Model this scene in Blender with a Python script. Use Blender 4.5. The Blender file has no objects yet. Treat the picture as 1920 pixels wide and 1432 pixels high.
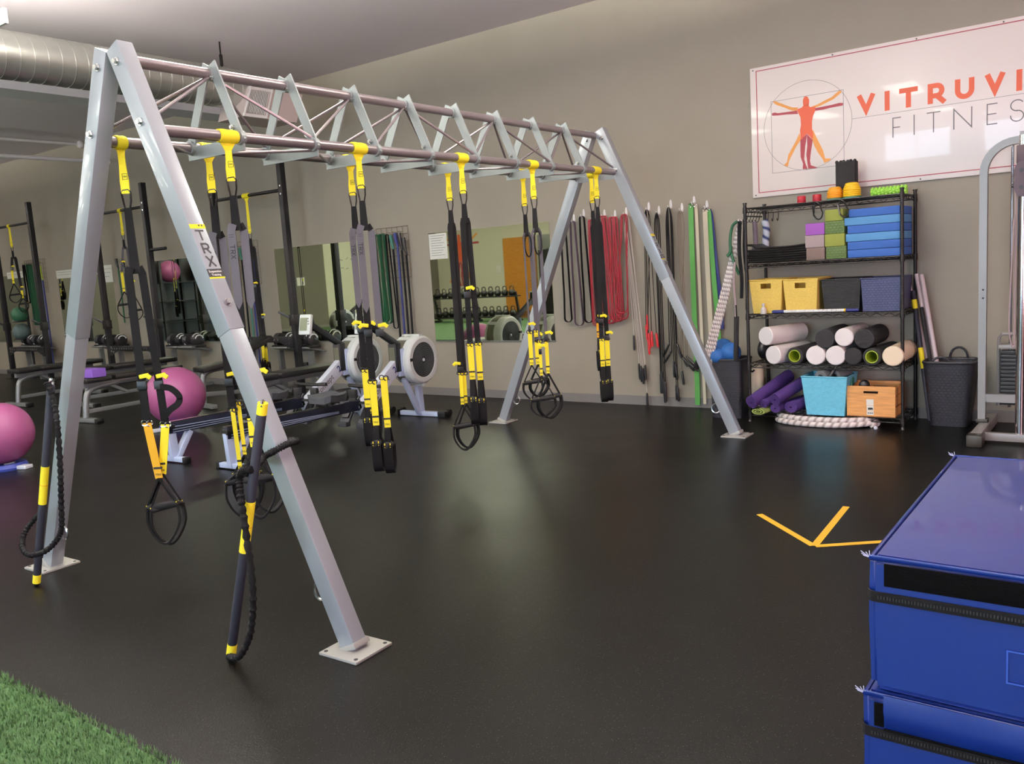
import bpy, bmesh, math, random
from mathutils import Vector, Matrix
rnd = random.Random(7)
scene = bpy.context.scene
col = scene.collection

# ---------------------------------------------------------------- camera
cam_d = bpy.data.cameras.new('camera'); cam = bpy.data.objects.new('camera', cam_d); col.objects.link(cam)
F_PX, PITCH, ROLL, YAW, EYE = 1603.5, 0.132128566, -0.0640007074, -0.641380755, 1.43
cam_d.sensor_width = 36.0; cam_d.sensor_fit = 'HORIZONTAL'; cam_d.lens = F_PX/1920*36.0
cam_d.clip_start = 0.05; cam_d.clip_end = 100
_fw = Vector((math.sin(YAW)*math.cos(PITCH), math.cos(YAW)*math.cos(PITCH), -math.sin(PITCH)))
_rt = Vector((math.cos(YAW), -math.sin(YAW), 0)); _up = _rt.cross(_fw)
_r2 = _rt*math.cos(ROLL)+_up*math.sin(ROLL); _u2 = -_rt*math.sin(ROLL)+_up*math.cos(ROLL)
cam.matrix_world = Matrix(((_r2.x,_u2.x,-_fw.x,0),(_r2.y,_u2.y,-_fw.y,0),(_r2.z,_u2.z,-_fw.z,EYE),(0,0,0,1)))
scene.camera = cam

# ---------------------------------------------------------------- view, world, daylight
scene.view_settings.view_transform = 'Standard'; scene.view_settings.look = 'None'
scene.view_settings.gamma = 1.0; scene.view_settings.use_curve_mapping = False
scene.view_settings.exposure = -0.30
scene.cycles.use_denoising = True
scene.cycles.max_bounces = 8; scene.cycles.diffuse_bounces = 4; scene.cycles.glossy_bounces = 4
scene.cycles.sample_clamp_indirect = 6.0
wd = bpy.data.worlds.new('sky'); scene.world = wd; wd.use_nodes = True
wd.node_tree.nodes['Background'].inputs[0].default_value = (0.55,0.72,1.0,1); wd.node_tree.nodes['Background'].inputs[1].default_value = 1.0

WALL, CEIL = 7.516, 3.918            # back wall plane and ceiling height
FRONT, LEFT, RIGHT = -8.1, -20.2, 4.2
def area(name, loc, target, sx, sy, power, color):
    d = bpy.data.lights.new(name,'AREA'); d.shape='RECTANGLE'; d.size=sx; d.size_y=sy; d.energy=power; d.color=color
    o = bpy.data.objects.new(name,d); col.objects.link(o); o.location=loc
    o.rotation_euler = (Vector(target)-Vector(loc)).to_track_quat('-Z','Y').to_euler(); return o
# daylight through the two shop windows in the front wall and the one in the right wall
area('window_daylight', (-4.2,FRONT-0.25,1.75), (-4.2,0,1.2), 3.3, 2.3, 480, (0.62,0.80,1.0))
area('window_daylight', (0.4,FRONT-0.25,1.75), (0.4,0,1.2), 3.3, 2.3, 480, (0.62,0.80,1.0))
area('window_daylight', (RIGHT+0.25,1.2,1.75), (-3,1.6,1.3), 3.3, 2.3, 420, (1.0,0.64,0.68))
LAMPS = [(-6.60,2.36,3.33),(-4.2,3.2,3.30),(-2.2,4.5,3.34),(-2.0,0.9,3.20),(-6.6,-1.4,3.20),(-10.9,1.2,3.20),(-9.6,-1.3,3.20),(-12.4,-1.2,3.20),(-14.8,-2.6,3.20),(-15.6,0.8,3.20),(-12.0,-4.6,3.20),(-1.0,-3.6,3.20),(-18.0,3.6,3.20),(-17.2,-5.2,3.20),(-5.75,3.45,3.70)]   # hanging fixtures: x, y, height of the underside
LAMP_STRENGTH = 24.0

# ---------------------------------------------------------------- materials
def lin(c):
    return tuple(((v/255)/12.92 if v/255 <= 0.04045 else ((v/255+0.055)/1.055)**2.4) for v in c)
def mat(name, rgb, rough=0.5, metal=0.0, noise=0.0, nscale=20.0, bump=0.0, bscale=200.0, coat=0.0, spec=0.5, emit=0.0, trans=0.0):
    m = bpy.data.materials.new(name); m.use_nodes = True
    nt = m.node_tree; b = nt.nodes['Principled BSDF']
    c = lin(rgb)
    b.inputs['Base Color'].default_value = (*c,1); b.inputs['Roughness'].default_value = rough
    b.inputs['Metallic'].default_value = metal; b.inputs['Specular IOR Level'].default_value = spec
    b.inputs['Coat Weight'].default_value = coat; b.inputs['Transmission Weight'].default_value = trans
    if emit:
        b.inputs['Emission Color'].default_value = (*c,1); b.inputs['Emission Strength'].default_value = emit
    tc = nt.nodes.new('ShaderNodeTexCoord')
    if noise:
        n = nt.nodes.new('ShaderNodeTexNoise'); n.inputs['Scale'].default_value = nscale; n.inputs['Detail'].default_value = 3
        nt.links.new(tc.outputs['Object'], n.inputs['Vector'])
        r = nt.nodes.new('ShaderNodeValToRGB')
        r.color_ramp.elements[0].position = 0.3; r.color_ramp.elements[1].position = 0.7
        r.color_ramp.elements[0].color = (*[v*(1-noise) for v in c],1); r.color_ramp.elements[1].color = (*[min(1,v*(1+noise)) for v in c],1)
        nt.links.new(n.outputs['Fac'], r.inputs['Fac']); nt.links.new(r.outputs['Color'], b.inputs['Base Color'])
    if bump:
        n = nt.nodes.new('ShaderNodeTexNoise'); n.inputs['Scale'].default_value = bscale; n.inputs['Detail'].default_value = 2
        nt.links.new(tc.outputs['Object'], n.inputs['Vector'])
        bp = nt.nodes.new('ShaderNodeBump'); bp.inputs['Strength'].default_value = bump; bp.inputs['Distance'].default_value = 0.003
        nt.links.new(n.outputs['Fac'], bp.inputs['Height']); nt.links.new(bp.outputs['Normal'], b.inputs['Normal'])
    return m
def weave_mat(name, rgb, scale=60.0, rough=0.5, depth=0.55):
    """basket weave: brick pattern lightens the strands and darkens the gaps, with bump"""
    m = mat(name, rgb, rough); nt = m.node_tree; b = nt.nodes['Principled BSDF']; c = lin(rgb)
    tc = nt.nodes.new('ShaderNodeTexCoord')
    ge = nt.nodes.new('ShaderNodeNewGeometry'); sp = nt.nodes.new('ShaderNodeSeparateXYZ'); nt.links.new(tc.outputs['Object'], sp.inputs[0])
    ad = nt.nodes.new('ShaderNodeMath'); ad.operation='ADD'; nt.links.new(sp.outputs['X'], ad.inputs[0]); nt.links.new(sp.outputs['Y'], ad.inputs[1])
    cb = nt.nodes.new('ShaderNodeCombineXYZ'); nt.links.new(ad.outputs[0], cb.inputs['X']); nt.links.new(sp.outputs['Z'], cb.inputs['Y'])
    br = nt.nodes.new('ShaderNodeTexBrick'); br.inputs['Scale'].default_value = scale
    br.inputs['Brick Width'].default_value = 1.3; br.inputs['Row Height'].default_value = 0.9; br.inputs['Mortar Size'].default_value = 0.09; br.inputs['Mortar Smooth'].default_value = 0.6
    br.inputs['Color1'].default_value = (*c,1); br.inputs['Color2'].default_value = (*[v*0.86 for v in c],1); br.inputs['Mortar'].default_value = (*[v*(1-depth) for v in c],1)
    nt.links.new(cb.outputs[0], br.inputs['Vector']); nt.links.new(br.outputs['Color'], b.inputs['Base Color'])
    bp = nt.nodes.new('ShaderNodeBump'); bp.inputs['Strength'].default_value = 0.5; bp.inputs['Distance'].default_value = 0.004; bp.invert = True
    nt.links.new(br.outputs['Fac'], bp.inputs['Height']); nt.links.new(bp.outputs['Normal'], b.inputs['Normal'])
    return m
def twist_mat(name, rgb, rgb2, k=110.0):
    """twisted strands: diagonal bands in the tube's own winding (uses UV: u round, v along)"""
    m = mat(name, rgb, 0.85); nt = m.node_tree; b = nt.nodes['Principled BSDF']
    uv = nt.nodes.new('ShaderNodeUVMap'); sp = nt.nodes.new('ShaderNodeSeparateXYZ'); nt.links.new(uv.outputs[0], sp.inputs[0])
    a = nt.nodes.new('ShaderNodeMath'); a.operation='MULTIPLY_ADD'; a.inputs[1].default_value = k; nt.links.new(sp.outputs['Y'], a.inputs[0]); 
    m3 = nt.nodes.new('ShaderNodeMath'); m3.operation='MULTIPLY'; m3.inputs[1].default_value = 2*math.pi*1.0; nt.links.new(sp.outputs['X'], m3.inputs[0]); nt.links.new(m3.outputs[0], a.inputs[2])
    s = nt.nodes.new('ShaderNodeMath'); s.operation='SINE'; nt.links.new(a.outputs[0], s.inputs[0])
    r = nt.nodes.new('ShaderNodeValToRGB'); r.color_ramp.elements[0].position=0.0; r.color_ramp.elements[1].position=0.55
    r.color_ramp.elements[0].color=(*lin(rgb2),1); r.color_ramp.elements[1].color=(*lin(rgb),1)
    h = nt.nodes.new('ShaderNodeMath'); h.operation='MULTIPLY_ADD'; h.inputs[1].default_value=.5; h.inputs[2].default_value=.5; nt.links.new(s.outputs[0], h.inputs[0])
    nt.links.new(h.outputs[0], r.inputs[0]); nt.links.new(r.outputs[0], b.inputs['Base Color'])
    bp = nt.nodes.new('ShaderNodeBump'); bp.inputs['Strength'].default_value=0.8; bp.inputs['Distance'].default_value=0.008
    nt.links.new(h.outputs[0], bp.inputs['Height']); nt.links.new(bp.outputs['Normal'], b.inputs['Normal'])
    return m
def wood_mat(name, rgb):
    m = mat(name, rgb, 0.5); nt = m.node_tree; b = nt.nodes['Principled BSDF']; c = lin(rgb)
    tc = nt.nodes.new('ShaderNodeTexCoord'); mp = nt.nodes.new('ShaderNodeMapping'); mp.inputs['Scale'].default_value=(2.0,2.0,22.0)
    n = nt.nodes.new('ShaderNodeTexNoise'); n.inputs['Scale'].default_value=3; n.inputs['Detail'].default_value=5; n.inputs['Distortion'].default_value=0.6
    nt.links.new(tc.outputs['Object'], mp.inputs[0]); nt.links.new(mp.outputs[0], n.inputs['Vector'])
    r = nt.nodes.new('ShaderNodeValToRGB'); r.color_ramp.elements[0].position=.3; r.color_ramp.elements[1].position=.65
    r.color_ramp.elements[0].color=(*[v*0.72 for v in c],1); r.color_ramp.elements[1].color=(*c,1)
    nt.links.new(n.outputs['Fac'], r.inputs[0]); nt.links.new(r.outputs[0], b.inputs['Base Color']); return m
M = {}
def rubber_floor():
    m = mat('rubber_floor', (20,20,19), 0.36, spec=0.12); nt = m.node_tree; b = nt.nodes['Principled BSDF']
    tc = nt.nodes.new('ShaderNodeTexCoord')
    v = nt.nodes.new('ShaderNodeTexVoronoi'); v.inputs['Scale'].default_value = 130; nt.links.new(tc.outputs['Object'], v.inputs['Vector'])
    sp = nt.nodes.new('ShaderNodeSeparateColor'); nt.links.new(v.outputs['Color'], sp.inputs[0])
    gt = nt.nodes.new('ShaderNodeMath'); gt.operation='GREATER_THAN'; gt.inputs[1].default_value=0.78; nt.links.new(sp.outputs[0], gt.inputs[0])
    lt = nt.nodes.new('ShaderNodeMath'); lt.operation='LESS_THAN'; lt.inputs[1].default_value=0.21; nt.links.new(v.outputs['Distance'], lt.inputs[0])
    fl = nt.nodes.new('ShaderNodeMath'); fl.operation='MULTIPLY'; nt.links.new(gt.outputs[0], fl.inputs[0]); nt.links.new(lt.outputs[0], fl.inputs[1])
    n = nt.nodes.new('ShaderNodeTexNoise'); n.inputs['Scale'].default_value=1.3; n.inputs['Detail'].default_value=4; nt.links.new(tc.outputs['Object'], n.inputs['Vector'])
    r = nt.nodes.new('ShaderNodeValToRGB'); r.color_ramp.elements[0].color=(*lin((9,9,8)),1); r.color_ramp.elements[1].color=(*lin((15,15,13)),1); nt.links.new(n.outputs['Fac'], r.inputs[0])
    mx = nt.nodes.new('ShaderNodeMix'); mx.data_type='RGBA'; nt.links.new(fl.outputs[0], mx.inputs['Factor']); nt.links.new(r.outputs[0], mx.inputs['A']); mx.inputs['B'].default_value=(*lin((80,77,69)),1)
    nt.links.new(mx.outputs['Result'], b.inputs['Base Color'])
    rr = nt.nodes.new('ShaderNodeMapRange'); rr.inputs['To Min'].default_value=0.26; rr.inputs['To Max'].default_value=0.40; nt.links.new(n.outputs['Fac'], rr.inputs['Value']); nt.links.new(rr.outputs[0], b.inputs['Roughness'])
    # interlocking mat seams every 1.2 m
    br = nt.nodes.new('ShaderNodeTexBrick'); br.inputs['Scale'].default_value=1.0; br.inputs['Brick Width'].default_value=1.22; br.inputs['Row Height'].default_value=1.22; br.inputs['Mortar Size'].default_value=0.0022; br.offset=0.0
    br.inputs['Color1'].default_value=(1,1,1,1); br.inputs['Color2'].default_value=(1,1,1,1); br.inputs['Mortar'].default_value=(0.25,0.25,0.25,1)
    wv = nt.nodes.new('ShaderNodeTexNoise'); wv.inputs['Scale'].default_value=9; nt.links.new(tc.outputs['Object'], wv.inputs['Vector'])
    vm = nt.nodes.new('ShaderNodeVectorMath'); vm.operation='MULTIPLY_ADD'; vm.inputs[1].default_value=(0.05,0.05,0); nt.links.new(wv.outputs['Color'], vm.inputs[0]); nt.links.new(tc.outputs['Object'], vm.inputs[2]); nt.links.new(vm.outputs[0], br.inputs['Vector'])
    ml = nt.nodes.new('ShaderNodeMix'); ml.data_type='RGBA'; ml.blend_type='MULTIPLY'; ml.inputs['Factor'].default_value=1.0; nt.links.new(mx.outputs['Result'], ml.inputs['A']); nt.links.new(br.outputs['Color'], ml.inputs['B']); nt.links.new(ml.outputs['Result'], b.inputs['Base Color'])
    n2 = nt.nodes.new('ShaderNodeTexNoise'); n2.inputs['Scale'].default_value=160; nt.links.new(tc.outputs['Object'], n2.inputs['Vector'])
    bp = nt.nodes.new('ShaderNodeBump'); bp.inputs['Strength'].default_value=0.35; bp.inputs['Distance'].default_value=0.002
    nt.links.new(n2.outputs['Fac'], bp.inputs['Height']); nt.links.new(bp.outputs['Normal'], b.inputs['Normal'])
    return m
M['floor'] = rubber_floor()
M['wall'] = mat('painted_wall', (158,150,135), 0.75, noise=0.02, nscale=3, bump=0.12, bscale=260)
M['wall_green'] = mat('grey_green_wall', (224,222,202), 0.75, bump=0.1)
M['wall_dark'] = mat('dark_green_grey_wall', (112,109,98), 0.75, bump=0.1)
M['wall_rose'] = mat('rose_wall', (196,120,112), 0.8)
M['cream'] = mat('cream_board', (222,222,198), 0.6)
M['ceiling'] = mat('ceiling_paint', (226,216,220), 0.85, bump=0.08, bscale=120)
M['base'] = mat('baseboard', (125,121,118), 0.55)
M['turf'] = mat('turf', (66,98,56), 0.9, noise=0.35, nscale=40)
M['blade'] = mat('turf_blade', (88,124,74), 0.7, noise=0.3, nscale=25)
M['galv'] = mat('galvanised_duct', (196,197,190), 0.34, 0.85, noise=0.06, nscale=5)
M['beamw'] = mat('white_beam', (244,238,242), 0.7)
M['white'] = mat('white_paint', (232,228,224), 0.5)
M['ventw'] = mat('vent_white', (206,188,182), 0.5)
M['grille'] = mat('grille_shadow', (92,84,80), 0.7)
M['lamp'] = mat('lamp_diffuser', (252,252,236), 0.5, emit=LAMP_STRENGTH)
M['upfill'] = mat('added_uplight', (252,248,240), 0.5, emit=LAMP_STRENGTH*14)  # added upward glow, far stronger than the diffuser, to brighten the ceiling
M['rig'] = mat('rig_silver_paint', (160,166,172), 0.32, 0.25, coat=0.25, noise=0.03, nscale=4)
M['rail'] = mat('rig_rail', (150,140,142), 0.3, 0.55)
M['plate'] = mat('rig_plate', (150,157,157), 0.42, 0.3)
M['foot'] = mat('foot_plate', (176,174,168), 0.5, 0.25)
M['bolt'] = mat('zinc_bolt', (200,200,200), 0.22, 0.95)
M['yel'] = mat('yellow_webbing', (255,236,44), 0.7, bump=0.25, bscale=500)
M['ora'] = mat('orange_webbing', (240,178,30), 0.7, bump=0.25, bscale=500)
M['gry2'] = mat('dark_grey_webbing', (84,81,86), 0.8, spec=0.2)
M['blk'] = mat('black_webbing', (17,17,18), 0.85, spec=0.2, bump=0.3, bscale=500)
M['gry'] = mat('grey_webbing', (94,91,97), 0.75, bump=0.25, bscale=500)
M['plast'] = mat('black_plastic', (16,16,17), 0.4)
M['steelb'] = mat('black_carabiner', (40,38,36), 0.3, 0.8)
M['steel'] = mat('chrome', (205,205,208), 0.14, 1.0)
M['foam'] = mat('black_foam', (20,20,21), 0.9, bump=0.3, bscale=180)
M['navyrub'] = mat('navy_rubber', (38,40,52), 0.65)
M['ink'] = mat('black_print', (24,22,22), 0.6)
M['whiteink'] = mat('white_print', (235,235,230), 0.6)
M['pink'] = mat('pink_ball', (160,84,130), 0.42, spec=0.4, noise=0.03, nscale=6)
M['ringblue'] = mat('ring_blue', (60,74,160), 0.5)
M['ringwhite'] = mat('ring_white', (214,218,228), 0.45)
M['post'] = mat('rack_black', (24,24,27), 0.5, 0.2)
M['hole'] = mat('rack_hole', (120,116,108), 0.8)
M['mirror'] = mat('mirror_glass', (228,236,214), 0.015, 1.0)
M['mirroredge'] = mat('mirror_edge', (120,124,116), 0.3, 0.3)
M['paper'] = mat('paper', (232,230,218), 0.8)
M['papermark'] = mat('paper_print', (150,150,150), 0.8)
M['pad'] = mat('black_vinyl', (17,16,17), 0.42)
M['greysteel'] = mat('grey_frame', (138,140,140), 0.38, 0.45)
M['purple'] = mat('purple_foam', (140,96,196), 0.8)
M['rowgrey'] = mat('rower_grey', (206,210,222), 0.38)
M['rowwhite'] = mat('rower_housing', (212,216,212), 0.4)
M['rowblue'] = mat('rower_pale', (186,198,226), 0.38)
M['rowcord'] = mat('rower_cord', (112,122,146), 0.5)
M['fanslat'] = mat('fan_slat', (92,94,98), 0.4)
M['rownavy'] = mat('rower_beam', (28,32,48), 0.35, 0.3)
M['rowfan'] = mat('rower_fan_black', (18,19,22), 0.45)
M['pocket'] = mat('pocket_seam', (52,84,176), 0.4)
M['mesh'] = mat('rower_mesh', (128,128,112), 0.35, 0.6, noise=0.1, nscale=400)
M['seat'] = mat('rower_seat', (58,60,64), 0.55)
M['lcd'] = mat('lcd_panel', (98,106,78), 0.3)
M['wire'] = mat('black_wire', (24,22,21), 0.4, 0.4)
M['wirelite'] = mat('grid_wire', (130,116,100), 0.5, 0.3)
M['sign'] = mat('sign_white', (244,232,224), 0.3, coat=0.3)
M['s_red'] = mat('sign_dark_red', (168,58,68), 0.5)
M['s_or'] = mat('sign_orange', (234,104,66), 0.5)
M['s_ye'] = mat('sign_amber', (240,164,80), 0.5)
M['s_gr'] = mat('sign_grey', (116,108,108), 0.5)
M['blue'] = mat('blue_vinyl', (14,42,122), 0.36, coat=0.3, noise=0.05, nscale=5, bump=0.25, bscale=10)
M['velcro'] = mat('velcro', (9,9,10), 1.0, spec=0.05, bump=0.4, bscale=400)
M['zip'] = mat('zip_tape', (20,19,22), 0.8, spec=0.15)
M['fray'] = mat('frayed_thread', (186,192,220), 0.8)
M['tape'] = mat('yellow_tape', (236,184,48), 0.45)
M['bolt_dark'] = mat('dark_bolt', (70,66,60), 0.4, 0.5)
M['green'] = mat('green_band', (92,166,80), 0.55)
M['dgreen'] = mat('dark_green_band', (36,92,62), 0.6)
M['teal'] = mat('teal_band', (60,120,104), 0.6)
M['cream_band'] = mat('cream_band', (222,210,184), 0.6)
M['navy'] = mat('navy_band', (40,48,110), 0.6)
M['redtube'] = mat('red_tube', (164,40,52), 0.4)
M['purpleband'] = mat('purple_grey_band', (104,92,104), 0.6)
M['clearrope'] = mat('clear_cable', (206,200,192), 0.35)
M['redplastic'] = mat('red_plastic', (214,44,48), 0.4)
M['hook'] = mat('white_hook', (240,238,236), 0.35)
M['ropew'] = twist_mat('white_rope', (238,228,222), (168,154,148), 105)
M['ropethin'] = twist_mat('thin_white_rope', (238,228,222), (158,146,142), 170)
M['ropeb'] = twist_mat('blue_white_rope', (206,212,222), (36,52,104), 80)
M['wick'] = weave_mat('dark_wicker', (36,36,44), 42, 0.5, 0.85)
M['wickyel'] = weave_mat('yellow_weave', (246,210,104), 120, 0.75, 0.03)
M['wickblk'] = weave_mat('black_weave', (20,19,20), 60, 0.6)
M['wicknavy'] = weave_mat('navy_weave', (70,76,112), 50, 0.55, 0.5)
M['wickcyan'] = weave_mat('cyan_weave', (124,214,240), 70, 0.6, 0.12)
M['wood'] = wood_mat('pine_crate', (240,172,100))
M['woodin'] = mat('crate_inside', (150,96,50), 0.7)
M['rollw'] = mat('white_foam', (238,230,226), 0.75, bump=0.2, bscale=150)
M['rollc'] = mat('cream_foam', (240,220,190), 0.75, bump=0.2, bscale=150)
M['rollb'] = mat('black_roller', (27,26,29), 0.8, bump=0.3, bscale=150)
M['lime'] = mat('lime_core', (160,180,40), 0.55)
M['mat_p'] = mat('purple_mat', (70,44,110), 0.8)
M['mat_g'] = mat('green_mat', (144,160,84), 0.8)
M['padblue'] = mat('pad_blue', (56,100,176), 0.75)
M['padlight'] = mat('pad_light_blue', (88,146,196), 0.75)
M['blk_pur'] = mat('block_purple', (158,90,180), 0.8)
M['blk_mau'] = mat('block_mauve', (166,148,148), 0.8)
M['blk_bro'] = mat('block_brown', (122,104,96), 0.8)
M['blk_oli'] = mat('block_olive', (142,150,66), 0.8)
M['blk_dg'] = weave_mat('block_textured_green', (92,116,62), 45, 0.7, 0.45)
M['darkred'] = mat('dark_red', (96,26,36), 0.5)
M['redgrip'] = mat('red_grip', (186,40,54), 0.5)
M['domeo'] = mat('orange_ribbed', (240,166,40), 0.5)
M['domey'] = mat('yellow_ribbed', (248,200,32), 0.5)
M['limer'] = mat('lime_roller', (166,226,84), 0.5)
M['pinkpipe'] = mat('pale_pipe', (226,206,206), 0.45)
M['blueball'] = mat('blue_ball', (44,104,176), 0.6, noise=0.2, nscale=14)
M['medball'] = mat('grey_green_ball', (74,92,90), 0.6)
M['doorw'] = wood_mat('orange_door', (210,140,48))
M['maroon'] = mat('maroon_bracket', (66,40,46), 0.4)
M['cablegrey'] = mat('machine_silver', (148,144,141), 0.36, 0.2)
M['weight'] = mat('weight_plate', (24,24,26), 0.45)

# ---------------------------------------------------------------- mesh builder
class MB:
    def __init__(s): s.bm = bmesh.new(); s.uv = s.bm.loops.layers.uv.new('UVMap')
    def _f(s, vs, mi=0):
        try: f = s.bm.faces.new(vs); f.material_index = mi; return f
        except ValueError: return None
    def box(s, c, d, rot=None, mi=0, bev=0.0, seg=2):
        t = bmesh.new(); bmesh.ops.create_cube(t, size=1.0)
        bmesh.ops.scale(t, vec=Vector(d), verts=t.verts)
        if bev: bmesh.ops.bevel(t, geom=list(t.edges), offset=bev, segments=seg, affect='EDGES', profile=0.6)
        mt = Matrix.Translation(Vector(c)) @ (rot.to_4x4() if rot else Matrix.Identity(4))
        vm = {v: s.bm.verts.new(mt @ v.co) for v in t.verts}
        for f in t.faces: s._f([vm[v] for v in f.verts], mi)
        t.free(); return s
    def bb(s, lo, hi, mi=0, bev=0.0):
        return s.box([(a+b)/2 for a,b in zip(lo,hi)], [abs(b-a) for a,b in zip(lo,hi)], None, mi, bev)
    def bar(s, p0, p1, w, h, up=(0,0,1), mi=0, bev=0.0):
        p0,p1 = Vector(p0),Vector(p1); z = (p1-p0); L = z.length; z.normalize()
        x = Vector(up).cross(z)
        if x.length < 1e-4: x = Vector((1,0,0)).cross(z)
        x.normalize(); y = z.cross(x)
        R = Matrix((x,y,z)).transposed()
        return s.box((p0+p1)/2, (w,h,L), R, mi, bev)
    def tube(s, pts, r, seg=10, closed=False, mi=0, caps=True, flat=1.0):
        pts = [Vector(p) for p in pts]; n = len(pts)
        rs = r if isinstance(r,(list,tuple)) else [r]*n
        T = []
        for i in range(n):
            a = pts[i-1] if (i>0 or closed) else pts[i]; b = pts[(i+1)%n] if (i<n-1 or closed) else pts[i]
            t = (b-a); T.append(t.normalized() if t.length>1e-9 else Vector((0,0,1)))
        u = T[0].orthogonal().normalized(); rings = []; L = 0.0; vs=[]
        for i in range(n):
            if i: 
                u = (u - T[i]*u.dot(T[i])); u = u.normalized() if u.length>1e-6 else T[i].orthogonal().normalized(); L += (pts[i]-pts[i-1]).length
            w = T[i].cross(u)
            rings.append([s.bm.verts.new(pts[i]+u*math.cos(2*math.pi*k/seg)*rs[i]+w*math.sin(2*math.pi*k/seg)*rs[i]*flat) for k in range(seg)]); vs.append(L)
        m = n if closed else n-1
        for i in range(m):
            A,B = rings[i], rings[(i+1)%n]
            for k in range(seg):
                f = s._f([A[k],A[(k+1)%seg],B[(k+1)%seg],B[k]], mi)
                if f:
                    v1 = vs[(i+1)%n] if i<n-1 else vs[i]+(pts[0]-pts[-1]).length
                    for lp,uvc in zip(f.loops, ((k/seg,vs[i]),((k+1)/seg,vs[i]),((k+1)/seg,v1),(k/seg,v1))): lp[s.uv].uv = uvc
        if caps and not closed: s._f(rings[0][::-1], mi); s._f(rings[-1], mi)
        return s
    def cyl(s, p0, p1, r0, r1=None, seg=20, mi=0, caps=True):
        return s.tube([p0,p1],[r0,r0 if r1 is None else r1],seg,False,mi,caps)
    def ribbon(s, pts, w, t=0.003, side=(1,0,0), mi=0, closed=False):
        """flat webbing: width w along side, thickness t; side may be one vector or one per point"""
        pts = [Vector(p) for p in pts]; n = len(pts)
        ws = w if isinstance(w,(list,tuple)) else [w]*n
        sd = [Vector(v) for v in side] if isinstance(side[0],(list,tuple,Vector)) else [Vector(side)]*n
        R = []
        for i in range(n):
            a = pts[i-1] if (i>0 or closed) else pts[i]; b = pts[(i+1)%n] if (i<n-1 or closed) else pts[i]
            tt = (b-a).normalized(); x = sd[i]-tt*sd[i].dot(tt)
            x = x.normalized() if x.length>1e-6 else tt.orthogonal().normalized()
            nn = tt.cross(x)
            R.append([s.bm.verts.new(pts[i]+x*sx*ws[i]/2+nn*sn*t/2) for sx,sn in ((-1,-1),(1,-1),(1,1),(-1,1))])
        for i in range(n if closed else n-1):
            A,B = R[i],R[(i+1)%n]
            for k in range(4): s._f([A[k],A[(k+1)%4],B[(k+1)%4],B[k]], mi)
        if not closed: s._f(R[0][::-1],mi); s._f(R[-1],mi)
        return s
    def lathe(s, prof, c=(0,0,0), ax=(0,0,1), seg=32, mi=0):
        """prof: (radius, height) along ax from c"""
        z = Vector(ax).normalized(); x = z.orthogonal().normalized(); y = z.cross(x); c = Vector(c); rings=[]
        for r,h in prof:
            if r < 1e-6: rings.append([s.bm.verts.new(c+z*h)])
            else: rings.append([s.bm.verts.new(c+z*h+(x*math.cos(2*math.pi*k/seg)+y*math.sin(2*math.pi*k/seg))*r) for k in range(seg)])
        for A,B in zip(rings,rings[1:]):
            for k in range(seg):
                k2=(k+1)%seg
                if len(A)==1 and len(B)==1: continue
                if len(A)==1: s._f([A[0],B[k2],B[k]],mi)
                elif len(B)==1: s._f([A[k],A[k2],B[0]],mi)
                else: s._f([A[k],A[k2],B[k2],B[k]],mi)
        return s
    def ball(s, c, r, seg=32, rings=16, mi=0, sq=(1,1,1)):
        c=Vector(c)
        V=[[s.bm.verts.new(c+Vector((math.sin(math.pi*i/rings)*math.cos(2*math.pi*k/seg)*r*sq[0],math.sin(math.pi*i/rings)*math.sin(2*math.pi*k/seg)*r*sq[1],math.cos(math.pi*i/rings)*r*sq[2]))) for k in range(seg if 0<i<rings else 1)] for i in range(rings+1)]
        for i in range(rings):
            A,B=V[i],V[i+1]
            for k in range(seg):
                k2=(k+1)%seg
                if len(A)==1: s._f([A[0],B[k],B[k2]],mi)
                elif len(B)==1: s._f([A[k],B[0],A[k2]],mi)
                else: s._f([A[k],B[k],B[k2],A[k2]],mi)
        return s
    def torus(s, c, R, r, ax=(0,0,1), seg=28, rs=8, mi=0, a0=0.0, a1=2*math.pi, ref=None, sy=1.0):
        z=Vector(ax).normalized(); x=Vector(ref).normalized() if ref else z.orthogonal().normalized(); y=z.cross(x); full=abs(a1-a0-2*math.pi)<1e-6
        n=seg if full else seg+1
        return s.tube([Vector(c)+x*math.cos(a0+(a1-a0)*i/seg)*R+y*math.sin(a0+(a1-a0)*i/seg)*R*sy for i in range(n)], r, rs, full, mi)
    def poly(s, pts, o, x, y, depth, mi=0):
        """flat outline pts (u,v) on plane o+u*x+v*y, pushed out by depth along x cross y"""
        o,x,y=Vector(o),Vector(x),Vector(y); n=x.cross(y).normalized()
        A=[s.bm.verts.new(o+x*u+y*v+n*depth) for u,v in pts]; B=[s.bm.verts.new(o+x*u+y*v) for u,v in pts]
        f=s._f(A,mi); s._f(B[::-1],mi)
        for i in range(len(pts)):
            j=(i+1)%len(pts); s._f([A[j],A[i],B[i],B[j]],mi)
        return s
    def stroke(s, pts, w, o, x, y, depth, mi=0, closed=False):
        """a letter stroke of constant width with mitred corners on plane o,x,y"""
        P=[Vector(p) for p in pts]; n=len(P); L=[];Rr=[]
        for i in range(n):
            d0=(P[i]-P[i-1]).normalized() if (i>0 or closed) else None
            d1=(P[(i+1)%n]-P[i]).normalized() if (i<n-1 or closed) else None
            if d0 is None: d0=d1
            if d1 is None: d1=d0
            n0=Vector((-d0.y,d0.x)); n1=Vector((-d1.y,d1.x)); m=(n0+n1)
            m=m.normalized() if m.length>1e-6 else n0
            k=(w/2)/max(0.25,m.dot(n0)); L.append(P[i]+m*k); Rr.append(P[i]-m*k)
        for i in range(n if closed else n-1):
            j=(i+1)%n; s.poly([Rr[i],Rr[j],L[j],L[i]],o,x,y,depth,mi)
        return s
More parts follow.
